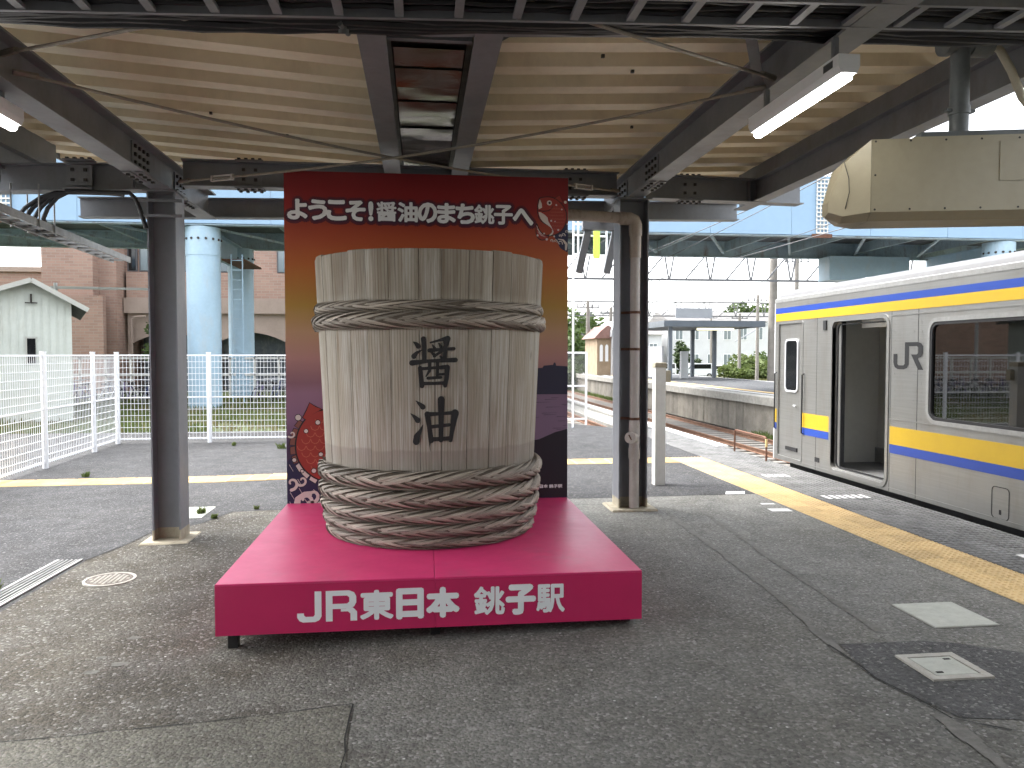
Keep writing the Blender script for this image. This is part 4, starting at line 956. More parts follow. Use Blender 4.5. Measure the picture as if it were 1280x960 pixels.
mb = MB(); mb.box(-0.16, 0.29, 4.36, 4.52, 3.80, 3.88); build('gutter_block', mb, M['rust'], cp)
for y in (4.95,):
    mb = MB(); mb.bar((-.20, y, 3.80), (.33, y, 3.80), 0.05, 0.05); build('gutter_spacer', mb, M['steel'], cp)
for (x, s_) in ((-0.37, -1), (0.50, 1)):
    mb = MB(); mb.poly([(x, 4.70, 3.70), (x+s_*.32, 4.70, 3.89), (x, 4.70, 3.89)]); mb.poly([(x, 4.712, 3.70), (x, 4.712, 3.89), (x+s_*.32, 4.712, 3.89)]); build('gusset', mb, M['steel'], cp)
# flat knee braces on the near beam
for (a, b) in (((-2.5, 4.66, 3.76), (-2.95, 5.25, 3.60)), ((2.05, 4.66, 3.80), (2.36, 5.2, 3.66))):
    mb = MB(); mb.bar(a, b, 0.07, 0.012); build('knee_brace', mb, M['steel'], cp)
# diagonal tie rods with turnbuckles
def rod(a, b, buckle=None):
    mb = MB(); a = Vector(a); b = Vector(b); sag = [a+(b-a)*k/10+Vector((0, 0, -0.10*math.sin(math.pi*k/10)*(b-a).length/6)) for k in range(11)]
    mb.tube(sag, 0.011, 7); o = build('tie_rod', mb, M['rod'], cp, True)
    for e, s_ in ((a, b-a), (b, a-b)):
        mb = MB(); d = s_.normalized(); mb.tube([e-d*.02, e+d*.12], 0.02, 6); build('rod_end', mb, M['rod'], o)
    mb = MB()
    if buckle:
        i = int(buckle*10); q = sag[i]; d = (sag[i+1]-sag[i-1]).normalized(); up = Vector((0, 0, 1))
        for k in (-1, 1): mb.bar(q-d*.14+up*.022*k, q+d*.14+up*.022*k, 0.012, 0.012)
        mb.bar(q-d*.14, q-d*.115, .03, .055); mb.bar(q+d*.115, q+d*.14, .03, .055)
    if buckle: build('turnbuckle', mb, M['pvc'], o)
rod((2.36, 5.15, 3.645), (-2.38, 8.1, 3.53), 0.9); rod((-2.50, 5.2, 3.56), (2.24, 8.62, 3.66), 0.9)
rod((2.36, 5.0, 3.66), (-2.4, 2.2, 3.70)); rod((-2.50, 5.05, 3.62), (2.36, 2.2, 3.70))
# small bits on the deck
for (x, y) in ((-1.9, 7.4), (-1.3, 7.9), (1.3, 5.45), (1.6, 5.75), (2.0, 7.2)):
    mb = MB(); mb.box(x-.012, x+.012, y-.012, y+.012, zr(x)-.02, zr(x)+.002); build('roof_fixing', mb, M['bolt'], cp)
# downpipe on the right column
dp = empty('downpipe', (2.43, 8.62, 0.02), 'cream plastic downpipe with inspection elbow in the right column recess', 'pipe')
mb = MB(); mb.tube([(2.44, 8.60, 0.03), (2.44, 8.60, 0.64)], 0.057, 16); build('lower_pipe', mb, M['pvc'], dp, True)
mb = MB(); mb.tube([(2.44, 8.60, 0.60), (2.44, 8.60, 0.72)], 0.066, 16); mb.tube([(2.44, 8.60, 0.715), (2.44, 8.60, 0.86)], 0.060, 16)
tee = build('inspection_tee', mb, M['pvc'], dp, True)
mb = MB(); mb.tube([(2.44, 8.58, 0.84), (2.36, 8.47, 0.855)], 0.058, 16); mb.tube([(2.375, 8.49, 0.852), (2.352, 8.455, 0.856)], 0.066, 16); build('branch', mb, M['pvc'], tee, True)
mb = MB(); mb.bar((2.365, 8.4495, 0.83), (2.335, 8.4505, 0.89), 0.012, 0.012); build('plug_grip', mb, M['rust'], tee)
mb = MB(); mb.tube([(2.44, 8.60, 0.86), (2.44, 8.60, 1.04)], 0.064, 16); build('socket', mb, M['pvc'], dp, True)
mb = MB(); mb.tube([(2.44, 8.60, 1.04), (2.44, 8.60, 3.10)], 0.056, 16); build('upper_pipe', mb, M['pvc'], dp, True)
mb = MB(); mb.tube([(2.44, 8.60, 2.9), (2.44, 8.60, 3.16)], 0.066, 16); build('socket', mb, M['pvc_old'], dp, True)
mb = MB(); mb.tube([(2.44, 8.60, 3.15), (2.44, 8.60, 3.27), (2.42, 8.60, 3.325), (2.37, 8.60, 3.345), (2.25, 8.60, 3.35)], 0.075, 16); build('elbow', mb, M['pvc_old'], dp, True)
mb = MB(); mb.tube([(2.30, 8.60, 3.35), (0.4, 8.55, 3.42)], 0.062, 16); build('cross_pipe', mb, M['pvc_old'], dp, True)
for z in (1.06, 1.86, 2.28):
    mb = MB(); mb.tube([(2.44, 8.60, z-.015), (2.44, 8.60, z+.015)], 0.062, 16); mb.bar((2.44, 8.6, z), (2.30, 8.70, z), 0.02, 0.03); build('clamp', mb, M['rust'], dp, True)

# ---- cable ladder overhead, across the near end of the view
tr_ = empty('cable_ladder', (0.5, 3.9, 3.5), 'dark cable ladder across the canopy at the top of the picture', 'cable tray')
def tz(x): return 3.545+0.030*x
for y in (3.74, 4.02):
    mb = MB(); mb.ext([(-.012, -.035), (.012, -.035), (.012, .035), (-.012, .035)], (-4.2, y, tz(-4.2)), (4.2, y, tz(4.2))); build('side_rail', mb, M['steel'], tr_)
x = -4.0
while x < 4.1:
    mb = MB(); mb.box(x-.022, x+.022, 3.753, 4.007, tz(x)-.03, tz(x)-.008); build('rung', mb, M['steel'], tr_); x += 0.30
rnd = random.Random(9)
for i in range(7):
    y0 = 3.785+i*.034; pts = []
    for k in range(60):
        xx = -4.1+k*8.2/59; pts.append((xx, y0+rnd.uniform(-.012, .012), tz(xx)+.006+.02*(i % 2)+rnd.uniform(0, .012)))
    mb = MB(); mb.tube(pts, 0.014, 6); build('cable', mb, M['cable'], tr_, True)
for i in range(14):  # added black bundle, standing in for the deep shade before the near beam
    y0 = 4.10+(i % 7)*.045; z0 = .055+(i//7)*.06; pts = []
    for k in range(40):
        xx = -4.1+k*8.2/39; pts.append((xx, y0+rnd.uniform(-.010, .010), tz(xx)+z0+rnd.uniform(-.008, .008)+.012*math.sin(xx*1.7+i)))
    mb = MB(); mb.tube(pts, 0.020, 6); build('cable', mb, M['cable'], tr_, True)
for x in (-2.5, 2.4):
    mb = MB(); mb.bar((x, 4.03, tz(x)), (x, 4.03, 3.75), 0.03, 0.03, (0, 1, 0)); build('hanger', mb, M['steel'], tr_)
# ---- conduit stub hanging left of the centre beams
mb = MB(); mb.tube([(-0.40, 4.30, 3.66), (-0.41, 4.34, 3.55)], 0.028, 10); mb.tube([(-0.425, 4.27, 3.575), (-0.39, 4.40, 3.575)], 0.016, 8)
build('conduit_stub', mb, M['pipe_grey'], label='short grey conduit stub clamped beside the left valley beam', cat='conduit', smooth=True)

# ---- lamps
def lamp_fixture(x, y0, y1, z, label, energy):
    r = empty('strip_light', (x, (y0+y1)/2, z), label, 'lamp', 'strip lights under the canopy')
    mb = MB(); mb.ext([(-.045, 0.015), (.045, 0.015), (.062, .05), (.062, .115), (-.062, .115), (-.062, .05)], (x, y0, z), (x, y1, z)); build('housing', mb, M['white_paint'], r)
    mb = MB()
    mb.ext([(-.03, -.012), (-.015, -.024), (.015, -.024), (.03, -.012), (.03, .014), (-.03, .014)], (x, y0+.02, z), (x, y1-.02, z)); build('tube', mb, M['tube'], r)
    for y in (y0+.15, y1-.15):
        mb = MB(); mb.bar((x, y, z+.115), (x, y, z+.26), .03, .03, (0, 1, 0)); build('bracket', mb, M['steel'], r)
    mb = MB(); mb.box(x-.0635, x-.0625, y0+.06, y0+.16, z+.06, z+.10); build('rating_label', mb, M['steel_dark'], r)
t = NT('fluorescent_tube'); t.set(col=(0.9, 0.9, 0.9), ecol=(1.0, 0.98, 0.94), estr=5.0); M['tube'] = t.mat
lamp_fixture(2.325, 4.00, 5.16, 3.32, 'lit white strip light under the right girder', 1)
lamp_fixture(-2.60, 4.20, 5.36, 3.26, 'lit white strip light at the left picture edge', 1)

# ---- hanging beige display cabinet, seen from behind
cab = empty('hanging_display_cabinet', (3.4, 4.5, 2.62), 'beige sheet metal cabinet hung from a grey pipe at upper right', 'cabinet')
ca, sa = math.cos(R(-13)), math.sin(R(-13))
def CB(u, w, z): return (2.835+u*ca-w*sa, 4.60+u*sa+w*ca, z)       # u along the cabinet, w into depth
def loft(secs):
    mb = MB(); k = len(secs[0])
    for s_ in secs: mb.v += [CB(*p) for p in s_]
    for i in range(len(secs)-1):
        for j in range(k): j2 = (j+1) % k; mb.face((i*k+j, (i+1)*k+j, (i+1)*k+j2, i*k+j2))
    mb.face(range(k)); mb.face(range(len(secs)*k-1, (len(secs)-1)*k-1, -1)); return mb
def sec(u, w0, w1, z0, z1, c): return [(u, w0, z0+c), (u, w0, z1), (u, w1, z1), (u, w1, z0+c), (u, w1-.08, z0), (u, w0+.08, z0)]
build('shell', loft([sec(0.0, 0.0, 0.46, 2.655, 3.155, 0.045), sec(1.9, 0.0, 0.46, 2.655, 3.155, 0.045)]), M['beige_box'], cab)
build('end_cap', loft([sec(-.215, 0.16, 0.30, 2.71, 2.80, 0.02), sec(-.14, 0.10, .36, 2.66, 3.03, .035), sec(-.003, 0.0, 0.46, 2.655, 3.155, 0.045)]), M['beige_box'], cab)
build('top_tray', loft([sec(0.28, 0.08, 0.40, 3.157, 3.185, 0.004), sec(1.2, 0.08, 0.40, 3.157, 3.185, 0.004)]), M['beige_box'], cab)
build('top_plate', loft([sec(0.34, 0.12, 0.36, 3.187, 3.225, 0.004), sec(0.98, 0.12, 0.36, 3.187, 3.225, 0.004)]), M['pipe_grey'], cab)
panel = build('access_panel', loft([[(0.76, -.005, 2.88), (0.76, -.005, 3.12), (0.76, -.0005, 3.12), (0.76, -.0005, 2.88)], [(1.5, -.005, 2.88), (1.5, -.005, 3.12), (1.5, -.0005, 3.12), (1.5, -.0005, 2.88)]]), M['beige_box'], cab)
mb = MB()
for u in (0.02, 0.23, 0.44, 0.65, 0.87, 1.08):
    for z in (2.715, 3.14): n = len(mb.v); mb.lathe([(.007, -.006), (.0001, -.006)], (0, 0, 0), 8, 'y'); mb.v[n:] = [CB(u+v[0], v[1]-.001, z+v[2]) for v in mb.v[n:]]
for z in (2.93,): n = len(mb.v); mb.lathe([(.007, -.006), (.0001, -.006)], (0, 0, 0), 8, 'y'); mb.v[n:] = [CB(.02+v[0], v[1]-.001, z+v[2]) for v in mb.v[n:]]
build('screws', mb, M['bolt'], cab, kind='stuff')
p0 = Vector(CB(0.62, 0.24, 3.22))
mb = MB(); mb.tube([p0, p0+Vector((0, 0, .62))], 0.058, 18); hp = build('hanger_pipe', mb, M['pipe_grey'], cab, True)
mb = MB(); mb.tube([p0+Vector((0, 0, .14)), p0+Vector((0, 0, .19))], 0.066, 18); mb.box(p0.x-.10, p0.x+.10, p0.y-.02, p0.y+.02, p0.z+.155, p0.z+.175); build('pipe_clamp', mb, M['pipe_grey'], hp, True)
mb = MB(); mb.tube([p0+Vector((-.10, 0, .60)), p0+Vector((.17, 0, .60))], 0.07, 18); mb.tube([p0+Vector((-.12, 0, .60)), p0+Vector((-.08, 0, .60))], 0.085, 18); mb.tube([p0+Vector((.06, 0, .60)), p0+Vector((.20, 0, .60))], 0.082, 18); build('pipe_tee', mb, M['pipe_grey'], cab, True)
mb = MB(); q = p0+Vector((.22, 0, .60)); mb.tube([q, q+Vector((.06, 0, -.03)), q+Vector((.13, -.02, -.17)), q+Vector((.19, -.04, -.34)), q+Vector((.30, -.06, -.48)), q+Vector((.42, -.08, -.56))], 0.026, 10); build('flex_conduit', mb, M['conduit'], cab, True)
mb = MB(); mb.tube([CB(-.14, .09, 3.04), CB(-.12, .06, 2.93), CB(-.115, .06, 2.84), CB(-.13, .09, 2.74)], 0.0025, 5); build('loose_wire', mb, M['cable'], cab)
mb = MB(); mb.tube([p0+Vector((.55, -.1, .02)), p0+Vector((.53, -.1, .30)), p0+Vector((.54, -.1, .6))], 0.004, 5); build('chain', mb, M['bolt'], cab)

# ---- cable ladder and cables at left
lt = empty('cable_ladder', (-3.85, 9, 3.0), 'pale sloping cable ladder hung below the left cross beam', 'cable tray')
A0, A1 = Vector((-3.62, 6.4, 3.10)), Vector((-3.98, 11.2, 3.10))
for dx in (0.0, -0.22):
    mb = MB(); o_ = Vector((dx, 0, 0)); mb.bar(A0+o_, A1+o_, 0.02, 0.075); build('side_rail', mb, M['galv'], lt)
for i in range(16):
    q = A0+(A1-A0)*(i+.5)/16; mb = MB(); mb.box(q.x-.21, q.x-.01, q.y-.02, q.y+.02, q.z-.03, q.z-.01); build('rung', mb, M['galv'], lt)
for q in (A0+(A1-A0)*.36, A0+(A1-A0)*.44):
    for dx in (.02, -.24):
        mb = MB(); mb.tube([(q.x+dx, q.y, 3.05), (q.x+dx, q.y, 3.48)], 0.008, 6); build('hanger', mb, M['galv'], lt)
for i in range(4):
    s_ = i*.045; mb = MB()
    mb.tube([(-3.86-.085*i, 8.9, 3.09), (-3.84-.085*i, 8.55, 3.11), (-3.78-.085*i, 8.32, 3.17), (-3.69-.07*i, 8.22, 3.26), (-3.58-.05*i, 8.17, 3.355), (-3.47-.03*i, 8.15, 3.405), (-3.34, 8.13+.02*i, 3.415), (-3.1, 8.12+.02*i, 3.41), (-2.95, 8.12+.02*i, 3.40)], 0.021, 8)
    build('power_cable', mb, M['cable'], smooth=True, label=['thick black cable bending from the left beam to the tray, nearest', 'thick black cable bending from the left beam to the tray, second', 'thick black cable bending from the left beam to the tray, third', 'thick black cable bending from the left beam to the tray, farthest'][i], cat='cable', group='black cables under the left beam')
mb = MB(); mb.tube([(-3.45, 8.08, 3.405), (-3.1, 8.07, 3.40), (-2.86, 8.07, 3.40), (-2.80, 8.07, 3.34), (-2.75, 8.07, 3.2), (-2.71, 8.08, 3.05)], 0.022, 8)
build('power_cable', mb, M['cable'], smooth=True, label='black cable curving from the beam down the left column', cat='cable')
for z in (3.18, 3.33):
    mb = MB(); mb.bar((-2.78, 8.065, z), (-2.36, 8.065, z), .015, .03); build('clamp_band', mb, M['steel'], cp)

# ---- white post standing right of the right column
wp = empty('white_post', (3.27, 10.25, 0), 'plain cream white square post standing alone right of the downpipe column', 'post')
mb = MB(); mb.cbox(3.19, 3.335, 10.2, 10.345, 0, 1.62, .004); build('shaft', mb, M['post_cream'], wp)
mb = MB(); mb.cbox(3.18, 3.345, 10.19, 10.355, 1.622, 1.69, .012); build('cap', mb, M['plate'], wp)
mb = MB(); mb.cbox(3.35, 3.42, 10.24, 10.32, 1.42, 1.58, .01); build('side_box', mb, M['plate'], wp)
# rusty hoop on the platform edge
hp_ = empty('hoop_rail', (5.74, 12.9, 0.0), 'low rusty bent pipe rail on the platform edge before the train', 'rail')
mb = MB(); mb.tube([(5.75, 13.55, 0), (5.75, 13.55, .36), (5.75, 13.53, .40), (5.75, 13.48, .41), (5.74, 12.3, .41), (5.74, 12.24, .40), (5.74, 12.22, .35), (5.74, 12.22, 0)], 0.018, 8); build('pipe', mb, M['rust'], hp_, True)
mb = MB(); mb.tube([(5.74, 12.22, .25), (5.74, 12.22, .38)], 0.022, 8); build('yellow_tape', mb, M['yellow_tile'], hp_, True)
# frame with two raking legs hung beyond the end beam
br = empty('hanging_bracket', (2.6, 11.0, 3.0), 'grey bracket frame with two raking legs beyond the right column', 'bracket')
mb = MB(); mb.box(2.33, 2.98, 10.95, 11.05, 3.60, 3.78); build('top_beam', mb, M['steel'], br)
for x in (2.42, 2.83):
    mb = MB(); mb.bar((x, 11, 3.62), (x-.14, 11, 2.98), .10, .07, (0, 1, 0)); build('leg', mb, M['steel'], br)
for x in (2.62,):
    mb = MB(); mb.bar((x, 11, 3.75), (x, 10.3, 3.72), .08, .08); build('arm', mb, M['steel'], br)

# ================================================================== the train
def stainless():
    t = NT('brushed_stainless'); p = t.coord('pos', (1, 1.2, 60)); a = t.noise(p, 1.0, 4); b = t.noise(t.coord('pos', (1, .8, .8)), 1.0, 4)
    col = t.ramp(b, [(0.3, (0.245, 0.244, 0.234)), (0.7, (0.31, 0.308, 0.295))]); col = t.mix(.3, col, t.ramp(a, [(.3, (.225, .222, .21)), (.7, (.33, .326, .31))]))
    d = t.noise(t.coord('pos', (1, 2.5, .5)), 1.5, 7, .7); col = t.mix(t.ramp(d, [(.5, 0.0), (.75, .35)]), col, (0.185, .16, .125))
    t.set(col=col, rough=t.ramp(a, [(.3, .42), (.7, .30)]), metal=0.65); return t.mat
M['stainless'] = stainless()
M['tr_yellow'] = paint('train_yellow', (0.46, 0.30, 0.02), 0.35, .06, 2, 0); M['tr_blue'] = paint('train_blue', (0.016, 0.05, 0.27), 0.35, .06, 2, 0)
M['tr_white'] = paint('train_white', (0.50, 0.51, 0.53), .4, .05, 2, 0); M['tr_in'] = paint('train_interior', (0.50, 0.50, 0.46), .5, .1, 2, .02); M['tr_floor'] = paint('train_floor', (.14, .14, .14), .6, .1, 3, .02)
M['tr_roof'] = paint('train_roof', (.10, .10, .10), .6, .15, 1.5, .05); M['rubber'] = paint('rubber', (.009, .009, .010), .6, .2, 5, 0); M['logo'] = flat('logo_grey', (.006, .006, .007), .5)
gl = NT('tinted_glass'); lw = gl.n.new('ShaderNodeFresnel'); lw.inputs['IOR'].default_value = 1.5
tb = gl.n.new('ShaderNodeBsdfTransparent'); tb.inputs['Color'].default_value = (.30, .33, .33, 1); gs = gl.n.new('ShaderNodeBsdfGlossy'); gs.inputs['Roughness'].default_value = .02
mx = gl.n.new('ShaderNodeMixShader'); fa = gl.math('ADD', lw.outputs[0], 0.10); gl.l.new(fa, mx.inputs[0]); gl.l.new(tb.outputs[0], mx.inputs[1]); gl.l.new(gs.outputs[0], mx.inputs[2]); gl.l.new(mx.outputs[0], gl.n['Material Output'].inputs['Surface']); M['glass'] = gl.mat
TX = 5.95
tn = empty('train', (7.4, 3.0, -1.0), 'stainless commuter train with blue and yellow stripes and open door at right', 'train')
def wall(y0, y1, z0, z1, x=TX, t_=.05, name='side_panel', m='stainless', parent=None):
    mb = MB(); mb.box(x, x+t_, y0, y1, z0, z1); return build(name, mb, M[m], parent or tn)
YD0, YD1, ZD0, ZD1 = 9.24, 10.56, 0.13, 2.27
YW0, YW1, ZW0, ZW1 = 5.55, 8.40, 1.03, 2.18
YF = 12.48
wall(10.56, 11.44, .045, 2.66); wall(12.26, YF-.10, .045, 2.66); wall(11.44, 12.26, .045, .10); wall(11.44, 12.26, 2.31, 2.66)
wall(YD0, YD1, .045, ZD0-.005); wall(YD0, YD1, ZD1, 2.66)
wall(8.40, YD0, .045, 2.66); wall(YW0, YW1, .045, ZW0); wall(YW0, YW1, ZW1, 2.66); wall(4.2, YW0, .045, 2.66)
wall(-30, 2.6, .045, 2.66); wall(2.6, 4.2, .045, .12); wall(2.6, 4.2, 2.27, 2.66)
# far side, ends, floor, ceiling
mb = MB(); mb.box(8.75, 8.80, -30, YF-.1, -.42, 1.0); mb.box(8.75, 8.80, -30, YF-.1, 2.2, 2.66)
for y in (-30, -4.2, 2.6, 4.2, 8.6, 10.6): mb.box(8.75, 8.80, y, y+.9 if y != 10.6 else YF-.1, 1.0, 2.2)
build('far_side', mb, M['stainless'], tn)
mb = MB(); mb.box(6.0, 8.75, -30, 12.3, .06, .12); build('floor', mb, M['tr_floor'], tn)
mb = MB(); mb.box(6.0, 8.75, -30, 12.3, 2.45, 2.5); build('ceiling', mb, M['tr_in'], tn)
# front end: rounded white corner posts and a nose
def arc_prof(x0, x1, y0, r, n=6):
    P = [(x0, y0-r)]
    for k in range(n+1): a = math.pi-math.pi/2*k/n; P.append((x0+r+r*math.cos(a), y0-r+r*math.sin(a)))
    for k in range(n+1): a = math.pi/2-math.pi/2*k/n; P.append((x1-r+r*math.cos(a), y0-r+r*math.sin(a)))
    P.append((x1, y0-r)); return P
mb = MB(); P = arc_prof(TX+.003, 8.80, YF+.06, .16); Pi = [(min(max(x, TX+.06), 8.74), y-.06) for x, y in P]
for z0, z1 in ((.045, 2.66),):
    for i in range(len(P)-1): mb.quad((*P[i], z0), (*P[i], z1), (*P[i+1], z1), (*P[i+1], z0))
build('cab_front', mb, M['tr_white'], tn, True)
# roof: gutter rail and a curved shell
mb = MB(); prof = []
for k in range(15):
    a = math.pi*k/14; prof.append((7.375-1.40*math.cos(a)*(1 if abs(math.cos(a)) < .99 else 1), 2.70+.27*math.sin(a)**.75 if math.sin(a) > 0 else 2.70))
n = len(prof)
for y in (-30, YF-.15, YF+.0): mb.v += [(7.375+(x-7.375)*(1 if y < YF-.1 else .96), y, z-(0 if y < YF-.1 else .08)) for x, z in prof]
for i in range(2):
    for j in range(n-1): mb.face((i*n+j, i*n+j+1, (i+1)*n+j+1, (i+1)*n+j)[::-1])
mb.face([2*n+j for j in range(n)][::-1]); build('roof', mb, M['tr_roof'], tn, True)
mb = MB(); mb.ext([(-.03, -.02), (.05, -.02), (.05, .05), (.02, .06), (-.03, .04)], (TX+.025, -30, 2.68), (TX+.025, YF-.08, 2.68)); build('rain_gutter', mb, M['galv'], tn)
for y in (11.2, 7.0, 3.0):
    mb = MB(); mb.lathe([(.10, 0), (.10, .05), (.06, .09), (.0001, .09)], (6.9, y, 2.90), 14); build('roof_vent', mb, M['tr_white'], tn, True)
# stripes, set a few mm proud; cut by doors
for (z0, z1, m_) in ((2.475, 2.565, 'tr_blue'), (2.35, 2.4735, 'tr_yellow')): wall(-30, YF-.11, z0, z1, TX-.004, .003, 'stripe', m_)
for (a, b) in ((12.27, YF-.11), (10.63, 11.42), (4.3, YD0-.09), (-30, 2.5)):
    wall(a, b, .657, .885, TX-.004, .003, 'stripe', 'tr_yellow'); wall(a, b, .545, .6555, TX-.004, .003, 'stripe', 'tr_blue')
# passenger door opening: rounded frame, dark pocket, vestibule panel
def rrect_ring(y0, y1, z0, z1, r, w, x0, x1, name, m_, parent=tn, n=5):
    def loop(o):
        P = []; rr = r+o
        for (cy, cz, a0) in ((y1-r, z1-r, 0), (y0+r, z1-r, 90), (y0+r, z0+r, 180), (y1-r, z0+r, 270)):
            for k in range(n+1): a = R(a0+90*k/n); P.append((cy+rr*math.cos(a), cz+rr*math.sin(a)))
        return P
    A, B = loop(0), loop(w); k = len(A); mb = MB()
    for (x, L) in ((x0, A), (x0, B), (x1, A), (x1, B)): mb.v += [(x, p[0], p[1]) for p in L]
    for i in range(k):
        j = (i+1) % k; mb.face((i, k+i, k+j, j)); mb.face((k+i, 3*k+i, 3*k+j, k+j)); mb.face((2*k+i, i, j, 2*k+j))
    return build(name, mb, M[m_], parent, True)
rrect_ring(YD0, YD1, ZD0, ZD1, .09, .055, TX-.012, TX+.06, 'door_frame', 'stainless')
mb = MB(); mb.box(TX+.06, TX+.10, YD1-.13, YD1+.9, ZD0, ZD1); pd = build('sliding_door', mb, M['stainless'], tn)
mb = MB(); mb.box(TX+.055, TX+.115, YD1-.155, YD1-.13, ZD0, ZD1); build('door_edge_rubber', mb, M['rubber'], pd)
mb = MB(); mb.box(TX+.06, TX+.10, YD0-.9, YD0-.0, ZD0, ZD1); build('sliding_door', mb, M['stainless'], tn)
mb = MB(); mb.box(TX+.0, TX+.20, YD0+.01, YD1-.01, ZD0-.004, ZD0+.02); build('door_sill', mb, M['galv'], tn)
mb = MB(); mb.box(TX+1.1, TX+1.15, 8.9, 11.2, .13, 2.44); pn = build('vestibule_panel', mb, M['tr_in'], tn)
mb = MB(); mb.box(TX+1.09, TX+1.0985, 9.45, 10.35, 1.5, 2.05); build('notice_frame', mb, M['stainless'], pn)
mb = MB(); mb.box(TX+1.084, TX+1.0895, 9.5, 10.3, 1.54, 2.01); build('notice', mb, M['tr_in'], pn)
mb = MB(); mb.tube([(TX+1.02, 10.40, .45), (TX+1.02, 10.40, 1.65)], .016, 8); mb.bar((TX+1.02, 10.4, .5), (TX+1.1, 10.4, .5), .02, .02); build('grab_rail', mb, M['stainless'], pn, True)
mb = MB(); mb.box(TX+1.06, TX+1.0985, 8.9, 11.2, .14, .36); build('kick_plate', mb, M['galv'], pn)
mb = MB(); mb.box(TX+.05, TX+1.1, 11.15, 11.2, .13, 2.44); build('cab_bulkhead', mb, M['tr_in'], tn)
mb = MB(); mb.box(TX+.10, TX+.55, 8.5, 9.1, .13, .55); mb.box(TX+.10, TX+.2, 5.2, 9.1, .55, .95); mb.box(TX+.2, TX+.55, 5.2, 8.5, .40, .55); build('bench_seat', mb, M['tr_blue'], tn)
# crew door with window, handle and grab rails
mb = MB(); mb.box(TX+.02, TX+.05, 11.455, 12.245, .12, 2.30); cd_ = build('crew_door', mb, M['stainless'], tn)
rrect_ring(11.62, 12.0, 1.22, 2.02, .06, .03, TX-.002, TX+.02, 'window_frame', 'tr_white', cd_)
mb = MB(); mb.box(TX+.008, TX+.0195, 11.622, 11.998, 1.222, 2.018); build('window_pane', mb, M['window_dark'], cd_)
mb = MB(); mb.bar((TX-.02, 11.68, .98), (TX-.02, 11.60, .98), .02, .02); mb.box(TX-.01, TX+.02, 11.67, 11.70, .965, .995); build('handle', mb, M['tr_white'], cd_)
mb = MB(); mb.box(TX+.0, TX+.0195, 11.60, 11.98, .24, .30); build('louvre', mb, M['rubber'], cd_)
rrect_ring(11.455, 12.245, .12, 2.30, .03, .035, TX-.006, TX+.05, 'crew_door_frame', 'stainless')
for y in (12.31, 11.38):
    mb = MB(); mb.tube([(TX+.01, y, .55), (TX-.035, y, .57), (TX-.035, y, 1.48), (TX+.01, y, 1.5)], .012, 8); build('grab_rail', mb, M['rubber'], tn, True)
# big window
rrect_ring(YW0, YW1, ZW0, ZW1, .12, .05, TX-.012, TX+.03, 'window_frame', 'galv')
rrect_ring(YW0+.0, YW1, ZW0, ZW1, .12, -.035, TX-.006, TX+.03, 'window_gasket', 'rubber')
mb = MB(); mb.box(TX+.018, TX+.026, YW0, YW1, ZW0, ZW1); build('window_pane', mb, M['glass'], tn)
for (a, b, c, d) in ((YW0, YW0+.05, ZW0, ZW0+.05), (YW1-.05, YW1, ZW0, ZW0+.05), (YW0, YW0+.05, ZW1-.05, ZW1), (YW1-.05, YW1, ZW1-.05, ZW1)): wall(a, b, c, d, TX+.001, .015, 'corner_fillet', 'stainless')
mb = MB(); mb.box(TX+.05, TX+.12, 6.93, 7.03, ZW0, ZW1); build('window_mullion', mb, M['tr_in'], tn)
for y in (8.47,):
    mb = MB(); mb.tube([(TX+.3, 8.2, .6), (TX+.3, 8.2, 2.4)], .015, 8); build('stanchion', mb, M['stainless'], tn, True)
# panel seams, logo, hatch, end kerb
for y in (9.15, 11.0, 8.62, 5.3, 4.25):
    wall(y-.004, y+.004, .05, 2.35, TX-.0015, .0014, 'panel_seam', 'rubber')
wall(4.3, 9.15, .972, .984, TX-.006, .0055, 'rib', 'stainless'); wall(4.3, 9.15, 2.288, 2.30, TX-.006, .0055, 'rib', 'stainless')
mb = MB(); LG = lambda u, v, d: (TX-.0032-d, 9.10-u*.335*1.62*.98, 1.615+v*.335)
fillp(mb, [(0, .57), (0, .24), (.05, .08), (.17, 0), (.40, 0), (.52, .05), (.58, .18), (.58, .855), (.86, .855), (.925, .80), (.925, .62), (.86, .55), (.66, .55), (.92, 0), (1.10, 0), (.90, .415), (1.02, .46), (1.085, .60), (1.085, .84), (1.02, .95), (.90, 1.0), (.43, 1.0), (.43, .20), (.38, .145), (.20, .145), (.15, .20), (.15, .57)], LG); build('railway_logo', mb, M['logo'], tn)
rrect_ring(7.13, 7.36, .10, .42, .04, .008, TX-.004, TX+.001, 'hatch_frame', 'rubber'); wall(7.23, 7.26, .14, .19, TX-.003, .0028, 'hatch_catch', 'rubber')
wall(10.88, 11.02, .17, .24, TX-.003, .0028, 'data_plate', 'rubber')
# underframe, bogies
mb = MB(); mb.box(6.15, 8.6, -30, 12.2, -.95, .04); build('underframe', mb, M['rubber'], tn)
for y in (9.3, 10.9, -4, -5.6):
    for x in (6.65, 7.75): mb = MB(); mb.lathe([(.0001, -.06), (.42, -.06), (.42, .06), (.0001, .06)], (x, y, -.60), 20, 'x'); build('wheel', mb, M['rail_rust'], tn, True)

